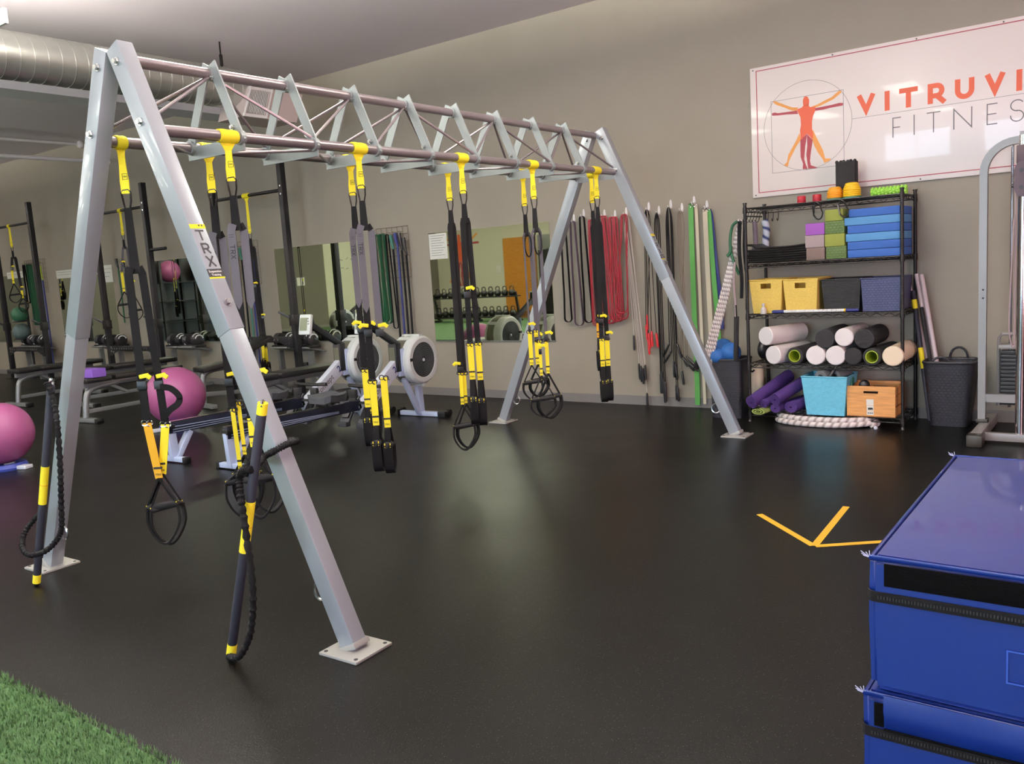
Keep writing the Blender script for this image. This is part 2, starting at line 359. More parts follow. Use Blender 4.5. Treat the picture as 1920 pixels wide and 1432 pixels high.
    def text(s, body, size, o, x, y, depth=0.001, mi=0, bold=0.0):
        cu=bpy.data.curves.new('t','FONT'); cu.body=body; cu.size=size; cu.align_x='CENTER'; cu.align_y='CENTER'; cu.offset=bold; cu.resolution_u=3; cu.fill_mode='FRONT'
        ob=bpy.data.objects.new('t',cu); col.objects.link(ob); me=ob.to_mesh(); o,x,y=Vector(o),Vector(x),Vector(y); n=x.cross(y).normalized()
        vs=[s.bm.verts.new(o+x*v.co.x+y*v.co.y+n*depth) for v in me.vertices]
        for p in me.polygons: s._f([vs[i] for i in p.vertices],mi)
        ob.to_mesh_clear(); bpy.data.objects.remove(ob); bpy.data.curves.remove(cu); return s
    def build(s, name, mats, parent=None, smooth=35, **tags):
        if not isinstance(mats,(list,tuple)): mats=[mats]
        me=bpy.data.meshes.new(name)
        bmesh.ops.recalc_face_normals(s.bm, faces=s.bm.faces) if tags.pop('recalc',True) else None
        org=Vector((0,0,0))
        if parent is None:
            if len(s.bm.verts):
                xs=[v.co for v in s.bm.verts]; org=Vector(((min(v.x for v in xs)+max(v.x for v in xs))/2,(min(v.y for v in xs)+max(v.y for v in xs))/2,min(v.z for v in xs)))
        else:
            rt=parent
            while rt.parent: rt=rt.parent
            org=rt.location.copy()
        bmesh.ops.translate(s.bm, vec=-org, verts=s.bm.verts)
        s.bm.to_mesh(me); s.bm.free()
        for m in mats: me.materials.append(M[m] if isinstance(m,str) else m)
        o=bpy.data.objects.new(name,me); col.objects.link(o)
        if parent is None: o.location=org
        else: o.parent=parent
        if smooth:
            me.polygons.foreach_set('use_smooth',[True]*len(me.polygons)); me.set_sharp_from_angle(angle=math.radians(smooth))
        for k,v in tags.items(): o[k]=v
        return o
def thing(name,label,cat,loc=(0,0,0),group=None):
    o=bpy.data.objects.new(name,None); col.objects.link(o); o.location=loc; o.empty_display_size=0.05
    o['label']=label; o['category']=cat
    if group: o['group']=group
    return o
def solo(mb,name,mats,label,cat,group=None,smooth=35):
    o=mb.build(name,mats,None,smooth); o['label']=label; o['category']=cat
    if group: o['group']=group
    return o
def dup(root,loc,label=None,rz=None):
    r=root.copy(); col.objects.link(r); r.location=loc
    if rz is not None: r.rotation_euler=(0,0,rz)
    if label: r['label']=label
    for ch in root.children:
        c=ch.copy(); col.objects.link(c); c.parent=r
        for g in ch.children:
            d=g.copy(); col.objects.link(d); d.parent=c
    return r
def structure(mb,name,mats,smooth=0,parent=None):
    o=mb.build(name,mats,parent,smooth)
    if parent is None: o['kind']='structure'
    return o
def lerp(a,b,t): return Vector(a)*(1-t)+Vector(b)*t
def smoothpts(pts,sub=6):
    """Catmull-Rom through the points"""
    P=[Vector(p) for p in pts]; out=[]
    for i in range(len(P)-1):
        p0=P[max(0,i-1)];p1=P[i];p2=P[i+1];p3=P[min(len(P)-1,i+2)]
        for k in range(sub):
            t=k/sub; out.append(0.5*((2*p1)+(p2-p0)*t+(2*p0-5*p1+4*p2-p3)*t*t+(3*p1-p0-3*p2+p3)*t**3))
    out.append(P[-1]); return out

# ================================================================ the room
mb=MB(); mb.bb((LEFT,FRONT,-0.1),(RIGHT,WALL,0.0)); structure(mb,'floor','floor')
mb=MB(); mb.bb((LEFT,FRONT,CEIL),(RIGHT,WALL,CEIL+0.15)); structure(mb,'ceiling','ceiling')
mb=MB(); mb.bb((LEFT-0.2,WALL,-0.1),(RIGHT+0.2,WALL+0.2,CEIL+0.15)); structure(mb,'wall_back','wall')
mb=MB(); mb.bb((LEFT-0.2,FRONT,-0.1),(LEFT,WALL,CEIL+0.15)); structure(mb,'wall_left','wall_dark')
def wall_with_holes(name, m, along, fixed, thick, a0, a1, holes):
    """holes: (start,end,sill,head) along the wall"""
    mb=MB(); cur=a0
    def seg(u0,u1,z0,z1):
        if along=='x': mb.bb((u0,fixed,z0),(u1,fixed+thick,z1))
        else: mb.bb((fixed,u0,z0),(fixed+thick,u1,z1))
    for h0,h1,s,t in sorted(holes):
        seg(cur,h0,-0.1,CEIL+0.15)
        if s>0: seg(h0,h1,-0.1,s)
        seg(h0,h1,t,CEIL+0.15); cur=h1
    seg(cur,a1,-0.1,CEIL+0.15)
    return structure(mb,name,m)
wall_with_holes('wall_front','wall_green','x',FRONT,-0.2,LEFT-0.2,RIGHT+0.2,[(-5.8,-2.6,0.6,2.9),(-1.2,2.0,0.6,2.9)])
wall_with_holes('wall_right','wall_rose','y',RIGHT,0.2,FRONT,WALL,[(-0.4,2.8,0.6,2.9)])
M['glass']=mat('window_glass',(235,245,255),0.02,trans=1.0)
def window(n,along,fixed,u0,u1,z0,z1,out):
    mb=MB(); w=0.06
    def b(a0,a1,b0,b1,d=0.08):
        if along=='x': mb.bb((a0,fixed-d/2,b0),(a1,fixed+d/2,b1))
        else: mb.bb((fixed-d/2,a0,b0),(fixed+d/2,a1,b1))
    b(u0,u1,z0,z0+w); b(u0,u1,z1-w,z1); b(u0,u0+w,z0,z1); b(u1-w,u1,z0,z1); um=(u0+u1)/2; b(um-w/2,um+w/2,z0,z1)
    return structure(mb,'window_%d'%n,'bolt_dark')
window(1,'x',FRONT-0.1,-5.8,-2.6,0.6,2.9,-1); window(2,'x',FRONT-0.1,-1.2,2.0,0.6,2.9,-1); window(3,'y',RIGHT+0.1,-0.4,2.8,0.6,2.9,1)
mb=MB(); mb.bb((LEFT,WALL-0.014,0),(RIGHT,WALL,0.09)); structure(mb,'baseboard_back','base')
mb=MB(); mb.bb((LEFT,FRONT,0),(LEFT+0.014,WALL-0.014,0.09)); structure(mb,'baseboard_left','base')
# overhead beam running towards the back wall
mb=MB(); mb.bb((-9.95,FRONT,3.60),(-9.54,WALL,CEIL)); structure(mb,'trim_1','beamw')
# door far behind, seen in the mirrors
mb=MB(); mb.bb((-17.25,FRONT,0),(-15.95,FRONT+0.05,2.42),0,0.004); d=structure(mb,'door_1','doorw')
mb=MB(); mb.cyl((-16.08,FRONT+0.05,1.0),(-16.08,FRONT+0.1,1.0),0.012); mb.cyl((-16.08,FRONT+0.1,1.0),(-16.2,FRONT+0.1,1.0),0.011); mb.build('door_handle','steel',d)

# turf strip (camera side), short blades where the photo shows it
mb=MB(); mb.bb((LEFT,-4.7,0.0),(RIGHT,1.275,0.012),0)
R2=random.Random(3)
for i in range(17000):
    x=-3.75+R2.random()*1.7; y=0.72+R2.random()*0.575
    a=R2.random()*6.283; h=0.010+R2.random()*0.012; w=0.0026; lx=math.cos(a)*0.009; ly=math.sin(a)*0.009
    v=[mb.bm.verts.new((x-w*math.sin(a),y+w*math.cos(a),0.010)),mb.bm.verts.new((x+w*math.sin(a),y-w*math.cos(a),0.010)),mb.bm.verts.new((x+lx,y+ly,0.012+h))]
    f=mb.bm.faces.new(v); f.material_index=1
o=mb.build('artificial_turf',['turf','blade'],None,0,recalc=False); o['kind']='stuff'; o['label']='bright green artificial turf strip at the edge of the black floor'; o['category']='turf'

# hanging fixtures
def ceiling_light(x,y,z):
    t=thing('ceiling_light','long white fluorescent lamp hanging below the ceiling, nearest the round duct','light',(x,y,z),'hanging fluorescent lamps')
    mb=MB(); mb.bb((x-0.20,y-0.62,z),(x+0.20,y+0.62,z+0.09),0,0.02,); mb.build('diffuser','lamp',t)
    mb=MB(); mb.bb((x-0.17,y-0.60,z+0.0895),(x+0.17,y+0.60,z+0.094)); mb.build('added_uplight_panel','upfill',t,0)  # unseen glowing panel added on top to lift the ceiling
    for e in (-0.645,0.621): mb=MB(); mb.bb((x-0.21,y+e,z-0.002),(x+0.21,y+e+0.024,z+0.1)); mb.build('end_plate','white',t)
    for s in (-0.5,0.5):
        mb=MB(); mb.cyl((x,y+s,z+0.09),(x,y+s,CEIL),0.006,seg=8); mb.build('hanger_rod','steelb',t)
    return t
for k,(x,y,z) in enumerate(LAMPS):
    o=ceiling_light(x,y,z)
    if k: o['label']='long white fluorescent lamp hanging below the ceiling, away from the duct'

# round duct with elbow, plenum and grille
t=thing('air_duct','round galvanised air duct under the ceiling ending in a grille box','duct',(-7.72,1.0,3.5))
mb=MB(); DX,DZ,DR=-7.72,3.46,0.20
mb.tube([(DX,-7.9,DZ),(DX,5.9,DZ)],DR,32)
mb.build('duct_pipe','galv',t)
mb=MB()
for i in range(60):
    y=-1.0+i*0.115; mb.torus((DX,y,DZ),DR+0.001,0.0035,(0,1,0.06),32,4)
mb.build('spiral_seam','galv',t)
# supply box at the duct's end: grille in its near half, plain panel beyond
q=lambda u,v,d=0: Vector((-7.49+d,5.84+u-0.12*v,3.455-0.31*v))
mb=MB()
A=[q(0,0),q(0.70,0),q(0.70,1),q(0,1)]; Bk=[a+Vector((-0.42,0,0.0)) for a in A]
va=[mb.bm.verts.new(p) for p in A]; vb=[mb.bm.verts.new(p) for p in Bk]
mb._f(va); mb._f(vb[::-1])
for i in range(4): mb._f([va[i],va[(i+1)%4],vb[(i+1)%4],vb[i]])
mb.build('supply_box','ventw',t,0)
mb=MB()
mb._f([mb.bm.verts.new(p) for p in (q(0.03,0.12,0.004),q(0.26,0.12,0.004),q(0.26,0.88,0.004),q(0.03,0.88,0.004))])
g=mb.build('grille_shade_sheet','grille',t,0)  # dark flat sheet paints the shade behind the slats
mb=MB()
for i in range(12):
    u=0.036+i*0.0195; mb.bar(q(u,0.12,0.008),q(u,0.88,0.008),0.006,0.010,(1,0,0))
mb.build('grille_slats','white',t,0)
mb=MB()
mb.bar(q(-0.005,0.05,0.006),q(0.30,0.05,0.006),0.03,0.012,(1,0,0)); mb.bar(q(-0.005,0.95,0.006),q(0.30,0.95,0.006),0.03,0.012,(1,0,0))
mb.bar(q(0.012,0.0,0.006),q(0.012,1,0.006),0.012,0.03,(1,0,0)); mb.bar(q(0.285,0.0,0.006),q(0.285,1,0.006),0.012,0.03,(1,0,0))
mb.build('grille_frame','white',t,0)
mb=MB(); mb.cyl((DX,5.70,DZ+DR-0.02),(DX,5.70,CEIL),0.008,seg=8); mb.cyl((DX,5.70,DZ+DR+.02),(DX,5.70,DZ+DR+0.13),0.017,seg=8); mb.build('hanger_rod','steelb',t)
# conduits
mb=MB(); mb.cyl((-14.0,FRONT,3.80),(-14.0,WALL-0.02,3.86),0.022,seg=10); mb.ball((-14.0,WALL-0.06,3.86),0.06,14,8)
solo(mb,'ceiling_conduit','white','thin white ceiling conduit with a round end at the back wall','conduit')
mb=MB(); mb.cyl((-13.3,FRONT,3.44),(-13.3,WALL,3.50),0.03,seg=10)
solo(mb,'ceiling_conduit','white','white ceiling pipe, the lower of the two beside the beam','conduit')

# mirrors on the back wall (with taped papers as separate things)
MIR=[(-19.6,-17.95),(-18.4,-16.71),(-15.44,-13.62),(-12.36,-10.68),(-9.456,-7.76),(-6.676,-5.0)]
MIR=MIR[1:]
names=['tall wall mirror far left behind the first rack','wall mirror with papers taped along its top, behind the second rack','dark wall mirror reflecting pink balls behind the rack','wall mirror behind the rowing machine monitor','wall mirror with one taped paper, reflecting the orange door']
for (x0,x1),lb in zip(MIR,names):
    t=thing('wall_mirror',lb,'mirror',((x0+x1)/2,WALL-0.004,0.645),'mirrors on the back wall')
    mb=MB(); mb.bb((x0,WALL-0.008,0.645),(x1,WALL-0.0005,1.885)); mb.build('glass','mirror',t,0)
    mb=MB(); mb.bb((x0-0.004,WALL-0.013,0.632),(x1+0.004,WALL-0.0005,0.645)); mb.build('bottom_channel','mirroredge',t,0)
def paper(x0,x1,z0,z1,lb,lines=6):
    t=thing('wall_paper_sheet',lb,'paper',((x0+x1)/2,WALL-0.010,z0))
    mb=MB(); mb.bb((x0,WALL-0.0105,z0),(x1,WALL-0.0085,z1)); mb.build('sheet','paper',t,0)
    mb=MB()
    for i in range(lines):
        z=z1-(z1-z0)*(i+1)/(lines+1.5); mb.bb((x0+.03,WALL-0.0112,z),(x1-.03-0.25*(x1-x0)*((i*37)%5)/5,WALL-0.0105,z+0.006))
    mb.build('print','papermark',t,0)
paper(-6.67,-6.40,1.585,1.875,'white printed sheet taped to a mirror corner',9)
paper(-15.46,-14.45,1.75,1.89,'long white paper strip on the left part of a mirror top',2)
paper(-14.35,-13.95,1.76,1.885,'small white paper with a mark between two others on a mirror top',1)
paper(-13.95,-13.60,1.62,1.90,'taller white paper at the right end of the mirror top',3)
paper(-17.35,-16.72,1.83,1.95,'white paper strip on the leftmost mirror',1)
paper(-10.98,-10.70,1.68,1.90,'white paper on the dark mirror corner behind the rig leg',2)

# ================================================================ suspension training rig
RD=0.0342; RO=Vector((-4.6957,2.0204,0)); RAX=Vector((math.cos(RD),math.sin(RD),0)); RAY=Vector((-math.sin(RD),math.cos(RD),0))
RW,RL=2.266,4.257; RC=RW/2
def rp(a,b,z): return RO+RAX*a+RAY*b+Vector((0,0,z))
def rz(b): return 0.012*b                     # the truss rises a little towards the wall
rig=thing('training_rig','silver steel A-frame rig whose overhead truss carries the yellow straps','training rig',rp(RC,RL/2,0))
RAILZ=2.105; RR,RLf=1.30,0.93
for b in (0.0,RL):
    H=2.46+rz(b)
    for sgn in (-1,1):
        foot=RC+sgn*RC; top=RC+sgn*0.042
        f=lambda t: rp(foot+(top-foot)*t,b+0.036,H*t)
        mb=MB(); mb.bar(f(0.002),f(0.52),0.083,0.068,RAY,0,0.004)
        leg=mb.build('leg','rig',rig)
        mb=MB(); mb.bar(f(0.505),f(1.0),0.089,0.074,RAY,0,0.004); mb.build('upper_sleeve','rig',leg)
        mb=MB(); c=f(0); mb.box((c.x,c.y,0.006),(0.20,0.20,0.012),Matrix.Rotation(RD,3,'Z'),0,0.004)
        mb.bar(f(0.004),f(0.012),0.10,0.084,RAY,0,0.004)
        pl=mb.build('base_plate','foot',leg)
        for dx in (-1,1):
            for dy in (-1,1): mb=MB(); mb.cyl(rp(foot+dx*0.08,b+0.036+dy*0.08,0.0115),rp(foot+dx*0.08,b+0.036+dy*0.08,0.0135),0.008,seg=10); mb.build('bolt_hole','weight',leg)
        inn=f(0.085)-RAX*sgn*0.075; 
        mb=MB(); mb.torus(inn,0.036,0.006,RAY,20,6); mb.build('floor_ring','bolt',leg)
        dirv=(f(1)-f(0)).normalized(); out=RAX*sgn; out=(out-dirv*out.dot(dirv)).normalized()
        def hexb(c,n): mb=MB(); mb.cyl(c,c+n*0.006,0.017,seg=16); mb.cyl(c+n*0.006,c+n*0.018,0.012,seg=6); mb.build('bolt','bolt',leg)
        nf=-RAY
        hexb(f(0.972)+nf*0.037,nf); hexb(f(0.865)+nf*0.037,nf)
        hexb(f(0.548)+out*0.0445,out); hexb(f(0.515)+RAY*0.037,RAY); hexb(f(0.865)+RAY*0.037,RAY)
def rail(a,z,b0,b1,r,nm,m):
    mb=MB(); mb.cyl(rp(a,b0,z+rz(b0)),rp(a,b1,z+rz(b1)),r,seg=18); mb.build(nm,m,rig)
rail(RC,2.42,0.06,RL+0.02,0.025,'top_rail','rail')
rail(RR,RAILZ,0.05,RL+0.04,0.025,'bottom_rail','rail'); rail(RLf,RAILZ,0.05,RL+0.04,0.025,'bottom_rail','rail')
FB=[0.515+0.46*k for k in range(8)]
for k,b in enumerate(FB):
    mb=MB(); z0=RAILZ+rz(b); z1=2.42+rz(b)
    for a in (RR,RLf):
        s=1 if a>RC else -1
        p=rp(a+s*0.012,b,z0-0.02); q1=rp(RC+s*0.018,b,z1+0.045); mb.bar(p,q1,0.055,0.008,RAY)
        mb.tube([rp(a,b-0.014,z0),rp(a,b+0.014,z0)],0.034,18)
    mb.tube([rp(RC,b-0.014,z1),rp(RC,b+0.014,z1)],0.033,18)
    mb.bar(rp(RLf-0.03,b+0.006,z0-0.028),rp(RR+0.02,b+0.006,z0-0.028),0.008,0.062,(0,0,1))
    fr=mb.build('truss_frame','plate',rig)
    for p in (rp(RR-0.03,b-0.006,z0+0.05),rp(RLf+0.03,b-0.006,z0+0.05),rp(RC+0.02,b-0.006,z1-0.02)): mb=MB(); mb.cyl(p,p-RAY*0.012,0.013,seg=6); mb.cyl(p-RAY*0.012,p-RAY*0.02,0.008,seg=8); mb.build('bolt','bolt',fr)
def node(k,top,a):
    b=0.04 if k==0 else (RL+0.02 if k==9 else FB[k-1]); 
    return rp(RC,b,2.41+rz(b)) if top else rp(a,b,RAILZ+0.03+rz(b))
for a in (RR,RLf):
    for (k0,t0,k1,t1) in ((0,0,1,1),(1,1,2,0),(2,0,3,1),(3,0,4,1),(4,1,5,0),(5,0,6,1),(6,1,7,0),(7,0,8,1),(8,1,9,0)):
        mb=MB(); mb.cyl(node(k0,t0,a),node(k1,t1,a),0.008,seg=8); mb.build('brace_rod','rail',rig)
for k in range(0,9):
    a0,a1=(RLf,RR) if k%2 else (RR,RLf)
    mb=MB(); mb.cyl(node(k,0,a0)-Vector((0,0,0.06)),node(k+1,0,a1)-Vector((0,0,0.06)),0.007,seg=8); mb.build('brace_rod','rail',rig)
for b,a0,a1 in ((0.075,RLf-0.085,RLf+0.02),(RL+0.01,RLf-0.05,RR+0.05)):           # end brackets
    mb=MB(); mb.bar(rp(a0,b,RAILZ-0.01+rz(b)),rp(a1,b,RAILZ-0.01+rz(b)),0.008,0.085,(0,0,1)); br=mb.build('end_bracket','rig',rig)
    for a in (a0+0.02,a0+0.05):
        mb=MB(); mb.cyl(rp(a,b-0.004,RAILZ+0.02+rz(b)),rp(a,b-0.022,RAILZ+0.02+rz(b)),0.010,seg=6); mb.build('bolt','bolt',br)
# sticker on the near right leg and a small one on the far right leg
def letters_trx(mb,o,x,y,s,d,mi=0,stack=True):
    w=s*0.16
    def at(i): return Vector(o)+Vector(y)*(-i*s*1.25 if stack else 0)+Vector(x)*(0 if stack else i*s*0.95)
    T=[[(-.5,.5-.08),(.5,.5-.08)],[(0,.5),(0,-.5)]]
    Rr=[[(-.36,-.5),(-.36,.42),(.2,.42),(.36,.3),(.36,.08),(.2,-.06),(-.36,-.06)],[(.02,-.06),(.4,-.5)]]
    X=[[(-.42,.5),(.42,-.5)],[(.42,.5),(-.42,-.5)]]
    for i,L in enumerate((T,Rr,X)):
        for st in L: mb.stroke([(u*s*0.85,v*s) for u,v in st],w,at(i),x,y,d,mi)
def sticker(b,t0,sc):
    H=2.46+rz(b); foot=2*RC; top=RC+0.042
    f=lambda t: rp(foot+(top-foot)*t,b+0.036,H*t)
    up=(f(1)-f(0)).normalized(); out=(RAX-up*RAX.dot(up)).normalized(); ctr=f(t0)+out*0.0447
    mb=MB()
    def rect(u0,u1,v0,v1,mi,d): mb.poly([(u0,v0),(u1,v0),(u1,v1),(u0,v1)],ctr,RAY,up,d,mi)
    rect(-.034*sc,.034*sc,.10*sc,.118*sc,0,0.0008)
    rect(.004*sc,.010*sc,.109*sc,.116*sc,1,0.0014); rect(.017*sc,.023*sc,.109*sc,.116*sc,1,0.0014)
    letters_trx(mb,ctr+up*0.072*sc,RAY,up,0.044*sc,0.0008,1)
    rect(-.034*sc,.034*sc,-.104*sc,-.070*sc,1,0.0008); rect(-.034*sc,.034*sc,-.110*sc,-.104*sc,0,0.0008)
    mb.text('Suspension',0.0125*sc,ctr-up*0.081*sc,RAY,up,0.0014,2,0.0003); mb.text('Training',0.0125*sc,ctr-up*0.095*sc,RAY,up,0.0014,2,0.0003)
    mb.build('logo_sticker',['yel','ink','whiteink'],rig,0)
sticker(0.0,0.632,1.08); sticker(RL,0.60,1.0)

# ================================================================ suspension trainers
SV=Vector((math.cos(YAW),-math.sin(YAW),0)).normalized()      # strap plane the hanging units settled into
def trainer(label,x,y,rail_b,a_rail,zc,colr,zsplit,legs,ang=0.0,tagtxt=True,zgrey=1.28,loop=False,axis=None,zr=None,group='suspension trainers on the rig',wrap=0.10,top_black=0.16,anchor='yel',ring='plast',tail=False):
    zr = RAILZ+rz(rail_b) if zr is None else zr
    ax = RAY if axis is None else Vector(axis)
    s=Matrix.Rotation(ang,3,'Z')@SV; nrm=Vector((s.y,-s.x,0))           # nrm points to the viewer side
    c0=Vector((x,y,0)); P=lambda u,z,d=0: c0+s*u+nrm*d+Vector((0,0,z))
    t=thing('suspension_trainer',label,'suspension trainer',(x,y,zr-0.03),group)
    # anchor: wraps round the rail, gathers, drops to the carabiner
    mb=MB(); off=0.012 if wrap else 0
    cc=Vector((x,y,zr))
    mb.tube([cc-ax*wrap/2,cc-ax*wrap*0.25,cc,cc+ax*wrap*0.25,cc+ax*wrap/2],[.030,.033,.031,.033,.030],16)
    dn=[cc+Vector((0,0,-.03)),cc+Vector((0,0,-.065)),P(0,zr-.10),P(0,zc+0.05),P(0,zc-0.006)]
    mb.ribbon(dn,[wrap*0.8,0.03,0.030,0.040,0.038],0.007,[tuple(ax)]+[tuple(s)]*4)
    an=mb.build('anchor_strap',anchor,t)
    mb=MB(); o=P(0.006,zc+0.07,0.0045)
    for (u0,u1,v0,v1) in ((-.012,.012,.012,.0135),(-.012,.012,-.0135,-.012),(-.012,-.0105,-.012,.012),(.0105,.012,-.012,.012)): mb.poly([(u0,v0),(u1,v0),(u1,v1),(u0,v1)],o,s,(0,0,1),0.0006)
    if tagtxt: letters_trx(mb,o-s*0.006,s,Vector((0,0,1)),0.006,0.0006,0,False)
    mb.build('size_tag','ink',an,0)
    mb=MB(); z1=zc-0.075
    pts=[P(-.013,zc+.01),P(0.013,zc+.012),P(.021,zc),P(.019,zc-.04),P(.011,z1),P(-.011,z1),P(-.016,zc-.04),P(-.021,zc)]
    mb.tube(pts,0.0045,8,True); mb.build('carabiner','steelb',t)
    zt=z1+0.004
    # equaliser head
    mb=MB(); mb.ribbon([P(0,zt),P(0,zt-top_black*0.5),P(0,zt-top_black)],[.030,.036,.042],0.012,tuple(s)); mb.build('head_strap','blk',t)
    if loop:
        mb=MB(); lo=[P(0.010+0.026*math.sin(2*math.pi*i/20),zt-top_black-0.07+0.085*math.cos(2*math.pi*i/20),0.008) for i in range(20)]
        mb.tube(lo,0.0055,6,True); mb.build('equaliser_loop','blk',t)
    zb=zt-top_black
    for j,L in enumerate(legs):
        u0,u1,ztab,zy0,zy1,zh,kind=L['p'][:7]; w=L.get('w',0.038); dz=L.get('d',0.012*(1 if j==0 else -1))
        f=lambda z:(u0+(u1-u0)*(zb-z)/(zb-zy0))
        path=[P(u0*0.5,zb+0.03,dz)]+[P(f(zb-(zb-zy0)*i/8),zb-(zb-zy0)*i/8,dz) for i in range(0,9)]
        mb=MB()
        if colr=='gry':
            k=max(2,int(round((zb-zgrey)/(zb-zy0)*8))); 
            if j==1: mb.ribbon(path[:2],w*.8,0.004,tuple(s),1); mb.ribbon(path[1:k+2],w,0.004,tuple(s),0)
            else: mb.ribbon(path[:k+2],w,0.004,tuple(s),0); mb.ribbon(path[k+1:],w,0.0045,tuple(s),1)
            e=path[k+1]; # pointed end of the grey sleeve
            mb.poly([(-w/2,0),(w/2,0),(0.0,-0.035)],e+nrm*0.0026,s,(0,0,1),0.0006,0)
            st=mb.build('main_strap',['gry','blk'],t)
            if j==0 and tagtxt:
                mb=MB(); letters_trx(mb,path[1]+Vector((0,0,-.075))+nrm*0.0024,Vector((0,0,-1)),s,0.024,0.0008,0,False)
                for q in (0.02,0.03): mb.poly([(-.012,0),(.012,0),(.012,.002),(-.012,.002)],path[1]+Vector((0,0,-q))+nrm*0.0024,s,(0,0,1),0.0006)
                mb.build('strap_print','ink',st,0)
        else:
            mb.ribbon(path,w,0.006,tuple(s),0)
            st=mb.build('main_strap','gry2' if colr=='thin' else 'blk',t)
        if ztab:
            ut=f(ztab); sg=L.get('tab',1)
            mb=MB(); mb.bar(P(ut-0.006*sg,ztab,dz+.006),P(ut+sg*0.040,ztab+0.008,dz+.010),0.014,0.020,(0,0,1),0,0.005); mb.bar(P(ut+sg*0.03,ztab+0.006,dz+.010),P(ut+sg*0.048,ztab-0.008,dz+.010),0.012,0.02,(0,0,1),0,0.004)
            mb.build('cam_tab','yel',st)
            mb=MB(); mb.bar(P(ut,ztab-.02,dz+.003),P(ut,ztab-.06,dz+.003),w+0.008,0.012,tuple(nrm),0,0.003); mb.build('cam_buckle','plast',st)
        # rings where the yellow loop starts
        mb=MB(); mb.torus(P(u1-.012,zy0,dz),0.013,0.0035,tuple(nrm),14,6); mb.torus(P(u1+.012,zy0-.004,dz),0.013,0.0035,tuple(nrm+s*0.4),14,6); mb.build('strap_ring',ring,st)
        if tail and j==1:
            mb=MB(); mb.ribbon(smoothpts([P(u1,ztab-.05,dz+.01),P(u1+.05,ztab-.06,dz+.012),P(u1+.085,ztab-.10,dz+.012),P(u1+.075,ztab-.135,dz+.012),P(u1+.03,ztab-.165,dz+.01),P(u1,ztab-.20,dz+.01)],5),.03,.004,(0,0,1)); mb.build('strap_tail','blk',st)
        u2=L.get('u2',u1); wy=L.get('wy',0.038)
        mb=MB(); mb.ribbon([P(u1,zy0,dz),P(u1+(u2-u1)*.5,(zy0+zy1)/2,dz),P(u2,zy1,dz)],[wy,wy,wy*0.92],0.005,tuple(s))
        lo=mb.build('loop_strap',L.get('ymat','yel'),t)
        mb=MB(); zz=zy1+0.018
        mb.ribbon([P(u2,zy1+0.055,dz),P(u2,zy1+0.045,dz)],wy+0.002,0.0075,tuple(s)); 
        if tagtxt: letters_trx(mb,P(u2-0.010,zz,dz+0.0029),s,Vector((0,0,1)),0.010,0.0006,0,False)
        mb.build('loop_print','ink',lo,0)
        ga=L.get('ga',0.0); g=Matrix.Rotation(ga,3,'Z')@s
        if kind=='tri':
            zg=L['p'][7] if len(L['p'])>7 else zy1-0.16
            hw=L.get('hw',0.072); A=P(u2,zy1,dz)
            E0=P(u2,zg,dz)-g*hw; E1=P(u2,zg+0.012,dz)+g*hw
            gx=Vector((g.y,-g.x,0))
            mb=MB(); mb.ribbon([A,E0],0.022,0.009,tuple(gx)); mb.ribbon([A,E1],0.022,0.009,tuple(gx)); h=mb.build('handle_strap','blk',t)
            mb=MB(); mb.tube([E0-g*0.002,E0+g*0.012,(E0+E1)/2,E1-g*0.012,E1+g*0.002],[.014,.0175,.0165,.0175,.014],14); mb.build('grip','foam',t)
            mb=MB(); D=zg-zh
            U=[E0,E0+Vector((0,0,-D*.45))-g*0.004,E0+Vector((0,0,-D*.85))+g*hw*0.4,P(u2,zh,dz),E1+Vector((0,0,-D*.85))-g*hw*0.4,E1+Vector((0,0,-D*.45))+g*0.004,E1]
            mb.ribbon(smoothpts(U,5),0.036,0.010,tuple((gx+g*0.25).normalized())); mb.build('foot_cradle','blk',t)
            mb=MB()
            for e in (E0,E1): mb.bar(e+Vector((0,0,.012)),e+Vector((0,0,-.010)),0.004,0.024,tuple(gx))
            mb.build('grip_stitch','yel',h)
        else:
            zg=zh+0.17*(1)
            mb=MB()
            mb.ribbon([P(u2-.002,zy1,dz+.006),P(u2-.006,zg,dz+.018),P(u2,zh+.015,dz+.012)],[.034,.036,.046],0.006,tuple(s))
            mb.ribbon([P(u2+.002,zy1,dz-.006),P(u2+.006,zg,dz-.03),P(u2,zh+.015,dz-.012)],[.034,.036,.046],0.006,tuple(s)); mb.build('handle_strap','blk',t)
            mb=MB(); mb.tube([P(u2-.012,zg,dz+.07),P(u2,zg-.01,dz+.02),P(u2+.008,zg-.012,dz-.07)],[.018,.02,.018],14); mb.build('grip','foam',t)
            mb=MB(); C=[P(u2+.0*k,z,dz+d) for k,(z,d) in enumerate(((zg,.07),(zh+.05,.062),(zh+.012,.035),(zh,0),(zh+.012,-.035),(zh+.05,-.062),(zg-.01,-.07)))]
            mb.ribbon(smoothpts(C,4),0.052,0.006,tuple(s)); fc=mb.build('foot_cradle','blk',t)
            mb=MB()
            for q in (-.015,.015): mb.ribbon([P(u2+q,zg+.012,dz+.068),P(u2+q,zg-.012,dz+.07)],0.004,0.006,tuple(s))
            mb.build('grip_stitch','yel',fc)
    return t
